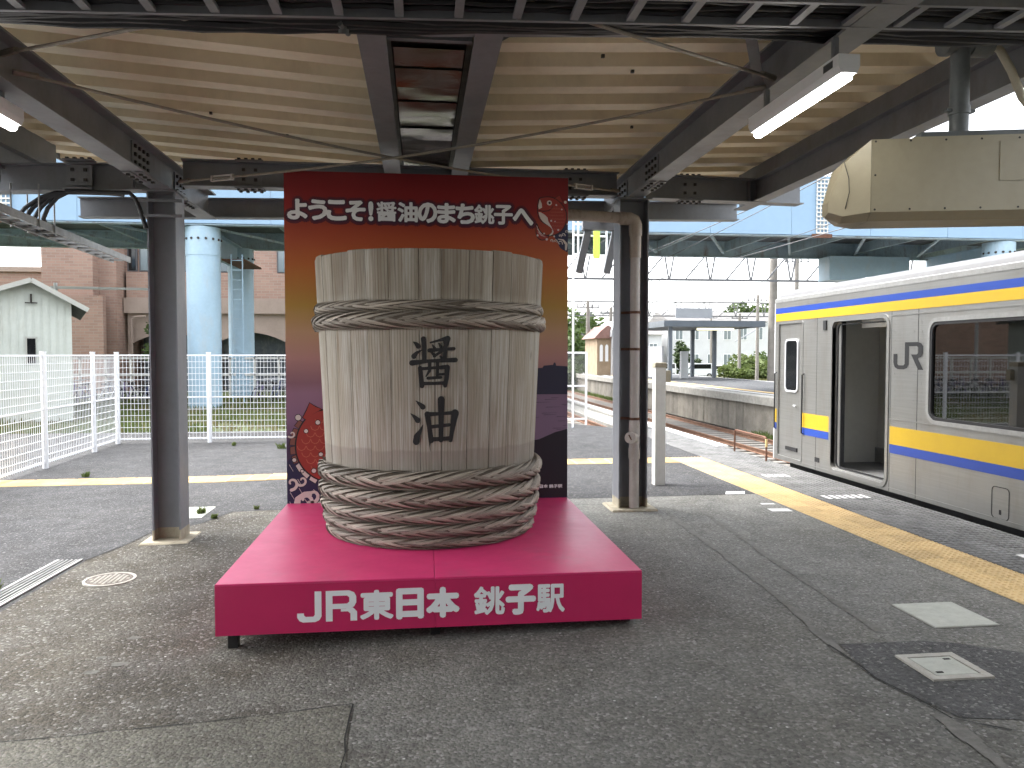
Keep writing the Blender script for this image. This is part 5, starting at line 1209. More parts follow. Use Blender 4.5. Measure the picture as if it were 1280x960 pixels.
# ================================================================== tracks and the opposite platform
def track(xa, xb, y0, y1, z, label, every=0.65, sl=True, rs=None):
    r = empty('railway_track', ((xa+xb)/2, (y0+y1)/2, z-.2), label, 'track')
    for x in (xa, xb):
        mb = MB(); mb.ext([(-.06, -.14), (.06, -.14), (.06, -.125), (.012, -.11), (.012, -.04), (.034, -.03), (.034, 0), (-.034, 0), (-.034, -.03), (-.012, -.04), (-.012, -.11), (-.06, -.125)], (x, y0, z), (x, y1, z)); build('rail', mb, M['rail_rust'], r)
    if sl:
        SL = MB().cbox((xa-xb)/2-.45, (xb-xa)/2+.45, -.12, .12, -.16, 0.0, .02).mesh('sleeper', M['pole'])
        y = rs[0] if rs else y0
        while y < (rs[1] if rs else y1): inst('sleeper', SL, ((xa+xb)/2, y, z-.135), r); y += every
track(9.95, 11.40, -10, 160, -1.0, 'rusty track running along the opposite platform wall', .65, True, (18, 90))
track(6.45, 7.85, -12, 60, -1.04, 'track the stainless train stands on', .65, True, (11, 30))
track(3.55, 4.72, 19.2, 55, -.06, 'rusty siding track that starts behind the platform end', .65, True, (19.5, 40))
track(21.5, 23.0, 10, 160, -1.0, 'rusty track on the far side of the opposite platform', .65, True, (40, 90))
FZ = 0.30
mb = MB(); mb.box(12.55, 19.6, 4, 115, -1.25, FZ-.02); build('opposite_platform', mb, M['asphalt_far'], kind='structure')
fw = empty('retaining_wall', (12.3, 60, -1.2), 'concrete panel wall of the opposite platform', 'wall')
PB = MB().cbox(-.20, .14, -.335, .335, -1.12, FZ-.30, .01).mesh('wall_panel', M['concrete_wall'])
y = 16.0; i = 0
while y < 112:
    o = inst('panel', PB, (12.36+random.uniform(-.012, .012), y, 0), fw); y += 0.68
CB_ = MB().cbox(-.30, .28, -.995, .995, FZ-.295, FZ+.005, .02).mesh('coping', M['concrete'])
y = 16.5
while y < 112: inst('coping', CB_, (12.32, y, 0), fw); y += 2.0
mb = MB(); mb.box(12.95, 13.12, 4, 115, FZ-.015, FZ+.004); build('edge_line', mb, M['white_mark'], kind='structure')
mb = MB(); mb.box(19.2, 19.34, 4, 115, FZ-.015, FZ+.004); build('edge_line', mb, M['white_mark'], kind='structure')
mb = MB(); mb.box(13.5, 13.8, 4, 115, FZ-.015, FZ+.006); build('edge_line', mb, M['yellow_tile'], kind='structure')

# shelter on the opposite platform
sh = empty('platform_shelter', (16.5, 46, FZ), 'small blue grey flat roofed shelter on the opposite platform', 'shelter')
for (x, y) in ((14.2, 47.6), (19.0, 48.2), (14.35, 43.2), (18.1, 49.8)):
    mb = MB(); mb.box(x-.11, x+.11, y-.11, y+.11, FZ, 3.45); build('post', mb, M['shelter_steel'], sh)
mb = MB(); mb.box(14.0, 19.9, 43.0, 50.2, 3.45, 3.62); mb.box(13.9, 20.0, 42.9, 43.0, 3.40, 3.75); mb.box(13.9, 20.0, 50.2, 50.3, 3.40, 3.75); mb.box(19.9, 20.0, 43.0, 50.2, 3.40, 3.75); mb.box(13.9, 14.0, 43.0, 50.2, 3.40, 3.75); build('roof', mb, M['shelter_steel'], sh)
mb = MB(); mb.box(16.1, 18.3, 43.4, 43.6, 3.22, 3.34); build('strip_light', mb, M['tube2'], sh)
mb = MB(); mb.box(14.3, 14.4, 44.5, 47.4, FZ+.1, 2.3); build('side_screen', mb, M['grey_wall'], sh)
mb = MB(); mb.box(16.3, 16.75, 46.8, 47.1, FZ, 2.0); vm = build('vending_machine', mb, M['white_wall'], label='pale ticket machine cabinet under the shelter roof', cat='machine')
mb = MB(); mb.box(15.3, 17.6, 45.0, 45.1, 4.0, 4.6); build('sign_box', mb, M['grey_wall'], label='grey white box sign above the shelter roof', cat='sign')
# station hut with round gable
ht = empty('station_hut', (15, 56, FZ), 'tan station hut with red roof, white round gable and arched windows', 'hut')
mb = MB(); mb.box(12.55, 13.75, 54.0, 58.0, FZ, 2.95); build('wall', mb, M['tan_wall'], ht)
mb = MB(); mb.ext([(-1.0, 0), (1.0, 0), (.8, .45), (0, .95), (-.55, .5)], (13.3, 53.8, 2.95), (13.3, 58.2, 2.95)); rf = build('roof', mb, M['red_tile'], ht)
for x in (12.85, 13.25):
    mb = MB(); mb.box(x-.11, x+.11, 53.96, 53.995, FZ+1.0, 2.35); mb.poly([(x+.11*math.cos(a), 53.955, 2.35+.16*math.sin(a)) for a in [math.pi*k/8 for k in range(9)]]); build('arched_window', mb, M['white_paint'], ht)
mb = MB(); W_ = .95
mb.ext([(-W_, 0), (W_, 0)]+[(W_*math.cos(math.pi*k/14), 2.9+.95*math.sin(math.pi*k/14)) for k in range(15)], (14.5, 53.6, FZ), (14.5, 58, FZ)); build('round_gable_wing', mb, M['white_wall'], ht, True)
mb = MB(); mb.ext([(-W_-.12, 2.75), (-W_, 2.75)]+[((W_)*math.cos(math.pi*(14-k)/14), 2.9+.95*math.sin(math.pi*(14-k)/14)) for k in range(15)]+[(W_, 2.75), (W_+.12, 2.75)]+[((W_+.12)*math.cos(math.pi*k/14), 2.95+1.05*math.sin(math.pi*k/14)) for k in range(15)], (14.5, 53.3, FZ), (14.5, 58.1, FZ)); build('curved_roof', mb, M['grey_wall'], ht, True)
mb = MB(); mb.box(13.66, 14.0, 53.5, 53.58, FZ, 2.2); mb.poly([(13.83+.17*math.cos(a), 53.499, 2.2+.3*math.sin(a)) for a in [math.pi*k/8 for k in range(9)]]); build('arched_door', mb, M['brown_door'], ht)

# ================================================================== overhead line portals and poles
def portal(y, x0, x1, z0, z1, label, step=2.4):
    r = empty('line_portal', ((x0+x1)/2, y, 0), label, 'gantry')
    mb = MB()
    for z in (z0, z1): mb.bar((x0, y, z), (x1, y, z), .12, .12)
    build('chords', mb, M['truss'], r)
    x = x0; k = 0
    while x < x1-.1:
        mb = MB(); mb.bar((x, y, z0), (x+step/2, y, z1), .075, .075, (0, 1, 0)); mb.bar((x+step/2, y, z1), (min(x+step/2+.25, x1), y, z0), .075, .075, (0, 1, 0)); mb.bar((x+step/2+.55, y, z1), (x+step/2+.3, y, z0), .075, .075, (0, 1, 0)); build('lattice', mb, M['truss'], r); x += step
    for x in (x0, x1):
        mb = MB(); mb.tube([(x, y, -1.2), (x, y, z1+.5)], [.20, .15], 12); build('mast', mb, M['pole'], r, True)
portal(42, 5.2, 27, 6.0, 7.4, 'nearer lattice gantry over the tracks below the overpass'); portal(75, 6, 44, 5.65, 7.05, 'farther lattice gantry over the tracks', 3.0); portal(115, 6, 60, 6.6, 8.2, 'farthest lattice gantry over the tracks', 4.0)
def pole(x, y, z0, h, label, arms=2, r0=.19):
    r = empty('utility_pole', (x, y, z0), label, 'pole')
    mb = MB(); mb.tube([(x, y, z0), (x, y, z0+h)], [r0, r0*.7], 12); build('shaft', mb, M['pole'], r, True)
    for i in range(arms):
        mb = MB(); z = z0+h-.5-i*.9; mb.bar((x-.9, y, z), (x+.9, y, z), .08, .08)
        for k in (-.8, -.3, .3, .8): mb.tube([(x+k, y, z+.04), (x+k, y, z+.26)], .05, 6)
        build('crossarm', mb, M['truss'], r)
pole(12.75, 58, FZ, 5.6, 'weathered pole beside the tan station hut', 1); pole(15.3, 61, FZ, 5.3, 'darker pole behind the round gabled hut', 1); pole(33.5, 78, -1.2, 7.3, 'leaning wooden pole before the white houses', 1)
pole(20.5, 43, -1.2, 9.5, 'tall concrete pole behind the train roof', 0, .30); pole(25.5, 50, -1.2, 9.8, 'slimmer pole with insulators behind the train roof', 1, .2)
# lattice tower far off
lt_ = empty('lattice_tower', (33.5, 120, -1.2), 'far pale lattice radio tower rising behind the shelter', 'tower')
mb = MB()
for (a, b) in ((-1, -1), (1, -1), (1, 1), (-1, 1)): mb.bar((33.5+a*1.3, 120+b*1.3, -1.2), (33.5+a*.7, 120+b*.7, 17), .16, .16)
build('legs', mb, M['truss'], lt_); mb = MB()
for k in range(18):
    w0 = 1.3-.6*k/18; w1 = 1.3-.6*(k+1)/18
    for b in (-1, 1): mb.bar((33.5-w0, 120+b*w0, -1.2+k), (33.5+w1, 120+b*w1, -.2+k), .09, .09); mb.bar((33.5+w0, 120+b*w0, -1.2+k), (33.5-w1, 120+b*w1, -.2+k), .09, .09)
build('bracing', mb, M['truss'], lt_, kind='stuff')
# wires
def wire(a, b, sag, label, r=.012):
    a = Vector(a); b = Vector(b); mb = MB(); mb.tube([a+(b-a)*k/16-Vector((0, 0, sag*4*(k/16)*(1-k/16))) for k in range(17)], r, 4); build('overhead_wire', mb, M['truss'], label=label, cat='wire', group='overhead wires')
wire((10.7, 5, 5.0), (10.7, 42, 5.4), .15, 'contact wire over the opposite track'); wire((10.7, 42, 5.4), (10.7, 115, 5.6), .3, 'far stretch of the contact wire over the opposite track')
wire((7.2, 2, 5.2), (9.0, 42, 6.2), .3, 'thin wire running over the train roof toward the gantry, lower one'); wire((6.3, 4, 5.6), (6.5, 42, 6.9), .3, 'thin wire running over the train roof toward the gantry, upper one')
wire((22.2, 5, 5.2), (22.2, 75, 5.5), .3, 'contact wire over the far track')

wire((8.4, 3, 6.1), (13.0, 75, 6.6), .5, 'feeder wire above the opposite track, left one'); wire((12.6, 3, 6.3), (14.5, 75, 6.7), .5, 'feeder wire above the opposite track, right one'); wire((16.5, 42, 5.7), (17.5, 115, 6.3), .4, 'wire over the opposite platform'); wire((24.6, 42, 6.4), (26.0, 115, 7.2), .5, 'wire beyond the far track')
wire((5.2, 42, 7.9), (12.75, 58, 5.5), .3, 'slack wire down to the pole beside the hut'); wire((12.75, 58, 5.4), (33.5, 78, 5.8), .7, 'slack wire from the hut pole to the leaning pole'); wire((20.5, 43, 7.6), (33.5, 78, 5.9), .6, 'slack wire from the tall concrete pole'); wire((6, 75, 7.6), (60, 115, 8.6), .8, 'high wire slanting between the gantries')
pole(28.2, 62, -1.2, 8.0, 'plain mast right of the shelter roof', 1, .16); pole(18.2, 92, -1.2, 8.4, 'distant mast above the shelter roof', 2, .16); pole(40.5, 104, -1.2, 9.5, 'distant pole among the white houses', 2, .17); pole(9.0, 66, -1.2, 8.2, 'mast behind the chain link gate', 1, .16)

# grime runs, rivets and fittings on the train side
for (y0_, y1_, z_) in ((4.3, 9.15, .09), (10.6, 11.42, .09)): wall(y0_, y1_, z_, z_+.008, TX-.005, .0045, 'rib', 'stainless')
mb = MB()
for y_ in (9.08, 8.69, 8.55, 5.37, 5.2, 10.93, 11.07):
    for k in range(22): mb.box(TX-.003, TX+.001, y_-.006, y_+.006, -.0+.08+k*.105, .092+k*.105)
build('rivets', mb, M['stainless'], tn, kind='stuff')
mb = MB(); mb.box(TX-.02, TX+.001, 10.72, 10.80, 2.36-.20, 2.36-.06); build('door_lamp', mb, M['rubber'], tn)
rrect_ring(YD0+.06, YD1-.06, ZD0+.05, ZD1-.05, .07, .018, TX+.045, TX+.075, 'door_seal', 'rubber')
mb = MB(); mb.box(TX+.35, TX+.37, 9.3, 10.4, 2.18, 2.44); build('poster_rail', mb, M['white_paint'], tn)
for k in range(4):
    mb = MB(); x_ = TX+.62; y_ = 5.9+k*.62; n_ = 10; mb.tube([(x_, y_, 2.44), (x_, y_, 2.08)], .012, 6); mb.tube([(x_, y_+.075*math.cos(2*math.pi*i/n_), 2.0+.075*math.sin(2*math.pi*i/n_)) for i in range(n_+1)], .010, 6, False); build('hand_strap', mb, M['white_paint'], tn)

# ================================================================== the light blue overpass
ov = empty('footbridge', (2, 31, -1.2), 'pale blue overpass on round columns crossing behind the canopy', 'bridge')
OX0, OX1, OY0, OY1 = -34, 46, 28.0, 34.6
ZB = 6.30
xs = [OX0+3.2*i for i in range(26)]
PNL = MB().box(-1.594, 1.594, -.03, .03, 0.0, 2.12).mesh('side_panel', M['over_fascia'])
for x in xs[:-1]: inst('side_panel', PNL, (x+1.6, OY0-.06, ZB+.05), ov)
mb = MB(); mb.box(OX0, OX1, OY0-.14, OY0+.10, ZB+2.18, ZB+2.26); build('top_rail', mb, M['over_fascia'], ov)
for y in (OY0+.12, OY1-.12):
    mb = MB(); mb.hbeam((OX0, y, ZB), (OX1, y, ZB), .34, .72, .03); build('main_girder', mb, M['over_girder'], ov)
mb = MB(); mb.box(OX0, OX1, OY0-.02, OY1+.1, ZB+.722, ZB+.92); build('deck', mb, M['over_deck'], ov)
for i, x in enumerate(xs):
    mb = MB(); mb.bar((x, OY0+.3, ZB+.45), (x, OY1-.3, ZB+.45), .12, .42); build('cross_girder', mb, M['over_girder'], ov)
    if i < 25:
        mb = MB(); mb.bar((x+.1, OY0+.35, ZB+.16), (x+3.1, OY1-.35, ZB+.16), .10, .08); build('wind_brace', mb, M['over_girder'], ov)
for (x, y) in ((-7.66, 28.55), (-7.62, 34.1), (23.1, 28.55), (24.5, 34.1)):
    mb = MB(); mb.tube([(x, y, -1.2), (x, y, ZB-.02)], .575 if y < 30 else .52, 32); c = build('column', mb, M['over_blue'], ov, True)
    mb = MB(); mb.tube([(x, y, ZB-1.02), (x, y, ZB-.03)], .59 if y < 30 else .535, 32); build('collar', mb, M['over_blue'], c, True)
    mb = MB()
    for k in range(9):
        a = -math.pi/2+(k-4)*.42; rr = (.60 if y < 30 else .545); mb.lathe([(.0001, -.02), (.045, -.02), (.045, .03), (.0001, .03)], (x+rr*math.cos(a), y+rr*math.sin(a), ZB-.45), 8, 'y')
    build('bolts', mb, M['bolt'], c, kind='stuff')
for x in (-7.64, 23.6):
    mb = MB(); mb.hbeam((x, 29.15, ZB-.85), (x, 33.55, ZB-.85), .42, .84, .03); build('pier_cap', mb, M['over_blue'], ov)
    mb = MB(); mb.box(x+.25, x+1.1, 30, 33, ZB-.98, ZB-.92); build('walkway_plate', mb, M['rust'], ov)
mb = MB()
for k in range(14): mb.bar((-6.95, 29.6, .6+k*.36), (-6.55, 29.6, .6+k*.36), .03, .03)
for x in (-6.95, -6.55): mb.bar((x, 29.6, 0), (x, 29.6, 5.5), .04, .04, (0, 1, 0))
build('ladder', mb, M['over_blue'], ov)
mb = MB(); mb.box(18.5, 22.4, 33.2, 34.2, ZB-1.1, ZB-.02); build('pier_beam', mb, M['over_blue'], ov)
# expansion joint covers: rusty lattice strips on the side
for x in (-13.9, 15.2):
    mb = MB()
    for i in range(4): mb.bar((x-.22+i*.146, 27.86, ZB+.1), (x-.22+i*.146, 27.86, ZB+2.15), .04, .02, (0, 1, 0))
    for k in range(14): mb.bar((x-.24, 27.84, ZB+.12+k*.155), (x+.24, 27.84, ZB+.12+k*.155), .02, .05)
    build('lattice_cover', mb, M['post_cream'], ov)
    mb = MB(); mb.box(x-.4, x+.4, 27.83, 27.9, ZB-.06, ZB+.08); build('rusty_lip', mb, M['rust'], ov)
# fallen flakes of paint: pale drips along the girder
# ================================================================== white mesh fence
fc = empty('mesh_fence', (-5.5, 15.5, -.115), 'white welded mesh fence round the left corner of the forecourt', 'fence')
GZ = -.115; FT = 1.80
def fpost(x, y, h=FT+.03):
    mb = MB(); mb.tube([(x, y, GZ), (x, y, h)], .045, 10); mb.tube([(x, y, h), (x, y, h+.02)], .05, 10); build('post', mb, M['white_paint'], fc, True)
def fpanel(a, b):
    a = Vector((a[0], a[1], 0)); b = Vector((b[0], b[1], 0)); d = (b-a); L = d.length; d.normalize(); nrm = Vector((d.y, -d.x, 0))
    a = a+d*.05; b = b-d*.05; L -= .1; up = Vector((0, 0, 1)); mb = MB()
    def thin(p, q, w):
        dd = (q-p).normalized(); s_ = dd.cross(nrm).normalized()*w/2; n_ = nrm*w/2
        mb.quad(p-s_-n_, q-s_-n_, q+s_-n_, p+s_-n_); mb.quad(p-s_+n_, p+s_+n_, q+s_+n_, q-s_+n_); mb.quad(p-s_-n_, p-s_+n_, q-s_+n_, q-s_-n_); mb.quad(p+s_-n_, q+s_-n_, q+s_+n_, p+s_+n_)
    n = int(round(L/.075))
    for i in range(n+1): p = a+d*(L*i/n); thin(p+up*(GZ+.07), p+up*(FT-.02), .0065)
    for i in range(15): z = GZ+.09+i*(FT-GZ-.12)/14; thin(a+up*z+nrm*.006, b+up*z+nrm*.006, .010)
    build('mesh_panel', mb, M['white_paint'], fc, kind='stuff')
    for z in (FT-.02, GZ+.09+7*(FT-GZ-.12)/14, GZ+.10): mb = MB(); mb.bar(a+up*z-nrm*.012, b+up*z-nrm*.012, .018, .03); build('rail', mb, M['white_paint'], fc)
FP = [(-5.72, 2.7), (-5.83, 4.9), (-5.94, 7.1), (-6.05, 9.3), (-6.17, 11.5), (-6.28, 13.70), (-6.37, 15.88), (-6.45, 17.28), (-4.57, 17.32), (-2.7, 17.36), (-.8, 17.40), (1.1, 17.44)]
for p in FP: fpost(*p)
for a, b in zip(FP[:-1], FP[1:]): fpanel(a, b)
# chain link gate at the platform end
gt = empty('chain_link_gate', (4.2, 20.3, -.05), 'white framed chain link gate at the platform end right of the board', 'gate')
mb = MB()
for x in (3.35, 4.42): mb.tube([(x, 20.3, -.1), (x, 20.3, 1.85)], .03, 8)
for z in (.06, .95, 1.84): mb.tube([(3.35, 20.3, z), (4.42, 20.3, z)], .025, 8)
build('frame', mb, M['white_paint'], gt, True)
mb = MB()
for i in range(-24, 16):
    for s_ in (1, -1):
        pts = []
        x0 = 3.38+i*.075
        for (z) in (.08, 1.83):
            pts.append(Vector((x0+(z-.08)*1.0 if s_ > 0 else x0+1.75-(z-.08)*1.0, 20.3, z)))
        p, q = pts; 
        # clip to the frame
        def clip(p, q):
            d = q-p; t0, t1 = 0.0, 1.0
            for (lo, hi) in ((3.38, 4.39),):
                if abs(d.x) > 1e-6:
                    ta, tb_ = (lo-p.x)/d.x, (hi-p.x)/d.x; ta, tb_ = min(ta, tb_), max(ta, tb_); t0 = max(t0, ta); t1 = min(t1, tb_)
            return (p+d*t0, p+d*t1) if t1 > t0 else None
        c = clip(p, q)
        if c: mb.bar(c[0], c[1], .006, .006, (0, 1, 0))
build('chain_link', mb, M['galv'], gt, kind='stuff')
# ================================================================== buildings on the left
def brick_mat():
    t = NT('pink_brick_tile'); b = t.n.new('ShaderNodeTexBrick'); mp = t.n.new('ShaderNodeMapping')
    sp = t.sep(t.geo.outputs['Position']); cb = t.n.new('ShaderNodeCombineXYZ'); t.l.new(t.math('ADD', sp[0], sp[1]), cb.inputs[0]); t.l.new(sp[2], cb.inputs[1])
    t.l.new(cb.outputs[0], b.inputs['Vector']); b.inputs['Scale'].default_value = 1.0; b.inputs['Brick Width'].default_value = .42; b.inputs['Row Height'].default_value = .14; b.inputs['Mortar Size'].default_value = .012
    b.inputs['Color1'].default_value = (.35, .22, .17, 1); b.inputs['Color2'].default_value = (.27, .165, .13, 1); b.inputs['Mortar'].default_value = (.31, .26, .225, 1)
    n = t.noise(t.coord('pos'), .8, 4); t.set(col=t.mix(.25, b.outputs['Color'], t.ramp(n, [(.3, (.19, .12, .095)), (.7, (.31, .215, .165))])), rough=.85); t.bump(b.outputs['Fac'], -.4, .01); return t.mat
M['brick'] = brick_mat()
bk = empty('brick_building', (-14, 46, -.2), 'pink brick building with window band and arches behind the overpass', 'building')
def bbox(name, x0, x1, y0, y1, z0, z1, m_, parent=bk): mb = MB(); mb.box(x0, x1, y0, y1, z0, z1); return build(name, mb, M[m_], parent)
bbox('tower_wall', -18.6, -16.2, 40.6, 50, -.2, 11, 'brick'); bbox('tower_wall', -16.2, -15.35, 41.3, 50, -.2, 11, 'brick')
bbox('low_wall', -18.0, -15.6, 40.2, 40.58, -.2, 4.7, 'brick')
bbox('upper_wall', -15.34, 6, 42.5, 50, 6.1, 11, 'brick')
bbox('spandrel', -15.2, 6, 42.2, 42.49, 4.75, 6.1, 'brick'); bbox('band', -15.3, 6, 42.05, 42.49, 3.95, 4.74, 'stucco_pink')
bbox('recess_wall', -15.34, 6, 44.6, 44.8, -.2, 6.1, 'stucco_pink'); bbox('soffit', -15.34, 6, 42.5, 44.6, 4.0, 4.2, 'stucco_pink')
bbox('wing', -34, -18.62, 43, 52, -.2, 6.1, 'brick'); bbox('wing_cornice', -34, -18.6, 42.8, 52.2, 6.1, 6.35, 'stucco_pink')
for (x0, x1, m_) in ((-15.2, -14.7, 'window_dark'), (-14.6, -13.8, 'window_pale'), (-13.75, -12.9, 'window_pale'), (-12.6, -11.4, 'window_pale'), (-10.6, -9.2, 'window_pale'), (-7.6, -6.4, 'window_pale'), (-5.6, -4.4, 'window_pale'), (-3, -1.8, 'window_pale')):
    w_ = bbox('window', x0, x1, 42.40, 42.48, 6.14, 7.5, 'frame_dark'); bbox('pane', x0+.08, x1-.08, 42.37, 42.40, 6.2, 7.42, m_, w_)
# arches: shallow segment openings under the band
for k, xc in enumerate((-13.1, -8.9, -4.7, -.5)):
    mb = MB(); W_ = 1.85; pts = [(xc-2.1, 3.95), (xc-2.1, -.2), (xc-W_, -.2)]+[(xc-W_+2*W_*i/10, 2.4+.55*math.sin(math.pi*i/10)) for i in range(11)]+[(xc+W_, -.2), (xc+2.1, -.2), (xc+2.1, 3.95)]
    fillp(mb, pts, lambda u, v, d: (u, 42.3+d, v)); build('arch_screen', mb, M['stucco_pink'], bk)
    bbox('dark_opening', xc-1.9, xc+1.9, 44.0, 44.1, -.2, 3.0, 'over_deck')
mb = MB(); mb.tube([(-14.9, 42.0, -.2), (-14.9, 42.0, 3.6), (-14.75, 42.0, 3.75), (-14.2, 42.0, 3.78)], .06, 8); build('drainpipe', mb, M['stucco_pink'], bk, True)
mb = MB(); mb.tube([(-16.7, 40.5, -.2), (-16.7, 40.5, 4.6)], .06, 8); build('drainpipe', mb, M['stucco_pink'], bk, True)
mb = MB(); mb.bar((-15.9, 35.5, 4.70), (-11.9, 35.5, 4.66), .10, .10); mb.tube([(-15.7, 35.5, -.2), (-15.7, 35.5, 4.9)], .08, 8); build('gate_bar', mb, M['white_wall'], label='thin white horizontal pipe before the brick tower', cat='pipe')
# shed
sd = empty('gable_shed', (-11.9, 27.1, GZ), 'pale green corrugated shed with low gable behind the mesh fence', 'shed')
X1, Y0 = -10.02, 23.6; XR = X1-.96; X0 = XR-2.7; ZA, ZR_, ZL = 3.85, 3.29, 2.85
mb = MB(); mb.poly([(X0, Y0, GZ), (X1, Y0, GZ), (X1, Y0, ZR_), (XR, Y0, ZA), (X0, Y0, ZL)]); mb.quad((X1, Y0, GZ), (X1, Y0+7, GZ), (X1, Y0+7, ZR_), (X1, Y0, ZR_)); mb.quad((X0, Y0, GZ), (X0, Y0, ZL), (X0, Y0+7, ZL), (X0, Y0+7, GZ)); mb.poly([(X0, Y0+7, GZ), (X0, Y0+7, ZL), (XR, Y0+7, ZA), (X1, Y0+7, ZR_), (X1, Y0+7, GZ)])
build('wall', mb, M['shed'], sd)
x = X0+.06
while x < X1:
    zt = ZL+(x-X0)/(XR-X0)*(ZA-ZL) if x < XR else ZR_+(X1-x)/(X1-XR)*(ZA-ZR_)
    mb = MB(); mb.box(x-.012, x+.012, Y0-.018, Y0-.001, GZ, zt-.03); build('cladding_rib', mb, M['shed'], sd); x += .19
for xe, ze in ((X0-.42, ZL-.42*(ZA-ZL)/2.7), (X1+.42, ZR_-.42*(ZA-ZR_)/.96)):
    mb = MB(); mb.bar((XR, Y0+3.4, ZA+.05), (xe, Y0+3.4, ze+.05), 7.6, .07, (0, 0, 1)); build('roof_slope', mb, M['tile_grey'], sd)
    mb = MB(); mb.bar((XR, Y0-.42, ZA+.02), (xe, Y0-.42, ze+.02), .04, .13, (0, 0, 1)); build('bargeboard', mb, M['shed_trim'], sd)
mb = MB(); mb.box(-11.12, -10.92, Y0-.04, Y0-.02, 1.55, 2.25); w_ = build('window', mb, M['window_dark'], sd); mb = MB(); mb.box(-11.17, -10.87, Y0-.06, Y0-.041, 2.25, 2.30); mb.box(-11.17, -11.125, Y0-.05, Y0-.02, 1.5, 2.25); build('window_trim', mb, M['shed_trim'], w_)
mb = MB(); mb.tube([(-11.0, Y0-.1, 3.25), (-11.0, Y0-.1, 3.5)], .03, 6); mb.bar((-11.15, Y0-.1, 3.25), (-10.85, Y0-.1, 3.25), .03, .03); build('wire_bracket', mb, M['bolt'], sd)
_rm = Matrix.Translation((X1, Y0, 0)) @ Matrix.Rotation(R(24), 4, 'Z') @ Matrix.Translation((-X1, -Y0, 0))
sd.location = _rm @ sd.location; sd.rotation_euler[2] = R(24)
# bicycles behind the fence
M['bike_metal'] = paint('bicycle_metal', (.45, .46, .50), .35, .2, 9, 0, metal=.6)
BC = [paint('bicycle_paint_%s' % n_, c, .4, .1, 5, 0) for n_, c in (('silver', (.5, .5, .53)), ('violet', (.16, .12, .28)), ('navy', (.05, .07, .18)), ('white', (.65, .65, .66)))]
def bicycle(c, m_):
    r = empty('bicycle', c)
    x, y, z = c
    for dy in (-.52, .52):
        mb = MB(); n = 18; mb.tube([(x, y+dy+.32*math.cos(2*math.pi*k/n), z+.34+.32*math.sin(2*math.pi*k/n)) for k in range(n+1)], .022, 5, False)
        wv_ = build('wheel', mb, M['rubber'], r); mb = MB()
        for k in range(6): a = math.pi*k/6; mb.bar((x, y+dy-.31*math.cos(a), z+.34-.31*math.sin(a)), (x, y+dy+.31*math.cos(a), z+.34+.31*math.sin(a)), .005, .005, (1, 0, 0))
        build('spokes', mb, M['bike_metal'], wv_, kind='stuff')
    mb = MB(); mb.tube([(x, y+.52, z+.34), (x, y+.18, z+.75), (x, y-.38, z+.72), (x, y-.08, z+.32), (x, y+.18, z+.75)], .02, 6); mb.tube([(x, y-.08, z+.32), (x, y+.52, z+.34)], .018, 6); mb.tube([(x, y-.52, z+.34), (x, y-.38, z+.72), (x, y-.36, z+.92)], .02, 6); build('frame', mb, m_, r)
    mb = MB(); mb.tube([(x-.28, y-.24, z+.98), (x-.1, y-.36, z+.98), (x+.1, y-.36, z+.98), (x+.28, y-.24, z+.98)], .016, 6); build('handlebar', mb, M['bike_metal'], r)
    mb = MB(); mb.cbox(x-.08, x+.08, y+.07, y+.32, z+.80, z+.87, .02); build('saddle', mb, M['rubber'], r)
    mb = MB()
    for k in range(5): mb.bar((x-.17+k*.085, y-.78, z+.62), (x-.17+k*.085, y-.48, z+.62), .01, .01); mb.bar((x-.17+k*.085, y-.78, z+.62), (x-.17+k*.085, y-.78, z+.88), .01, .01, (0, 1, 0)); 
    for zz in (.7, .8, .88): mb.bar((x-.17, y-.78, z+zz), (x+.17, y-.78, z+zz), .01, .01)
    build('basket', mb, M['bike_metal'], r); return r
protos = [bicycle((0, 0, 0), m_) for m_ in BC]
rnd = random.Random(21); BIKES = []
spots = []
for k in range(15): spots.append((-14.2+k*.40, 30.6+rnd.uniform(-.3, .3)+(k % 2)*1.3))
for k in range(17): spots.append((-6.3+k*.30, 31.2+rnd.uniform(-.3, .3)+(k % 2)*1.3))
names = ['silver', 'violet', 'navy', 'white']
for i, (x, y) in enumerate(spots):
    k = rnd.randrange(4); o = protos[k]
    if not o.get('used'): o['used'] = 1; c = o
    else: c = copy_tree(o)
    c.location = (x, y, -.16); c.rotation_euler = (0, rnd.uniform(-.12, .12), rnd.uniform(-.35, .35)+(math.pi if rnd.random() < .5 else 0))
    left = x < -9
    ordn = ['first','second','third','fourth','fifth','sixth','seventh','eighth','ninth','tenth','eleventh','twelfth','thirteenth','fourteenth','fifteenth','sixteenth','seventeenth'][i if left else i-15]
    c['label'] = '%s bicycle, %s from left in the row %s' % (names[k], ordn, 'before the brick tower' if left else 'right of the blue columns'); c['category'] = 'bicycle'; c['group'] = 'bicycles parked behind the fence'; BIKES.append(c)
for o in protos:
    if 'used' in o: del o['used']
for b_ in BIKES:
    if 'used' in b_: del b_['used']
mb = MB(); mb.box(-18, 3, 33.6, 33.7, .9, 1.0); mb.box(-18, 3, 33.6, 33.7, 1.6, 1.68)
for k in range(22): mb.box(-18+k-.03, -18+k+.03, 33.6, 33.7, -.2, 1.68)
build('rear_railing', mb, M['post_cream'], label='cream railing behind the parked bicycles', cat='railing')

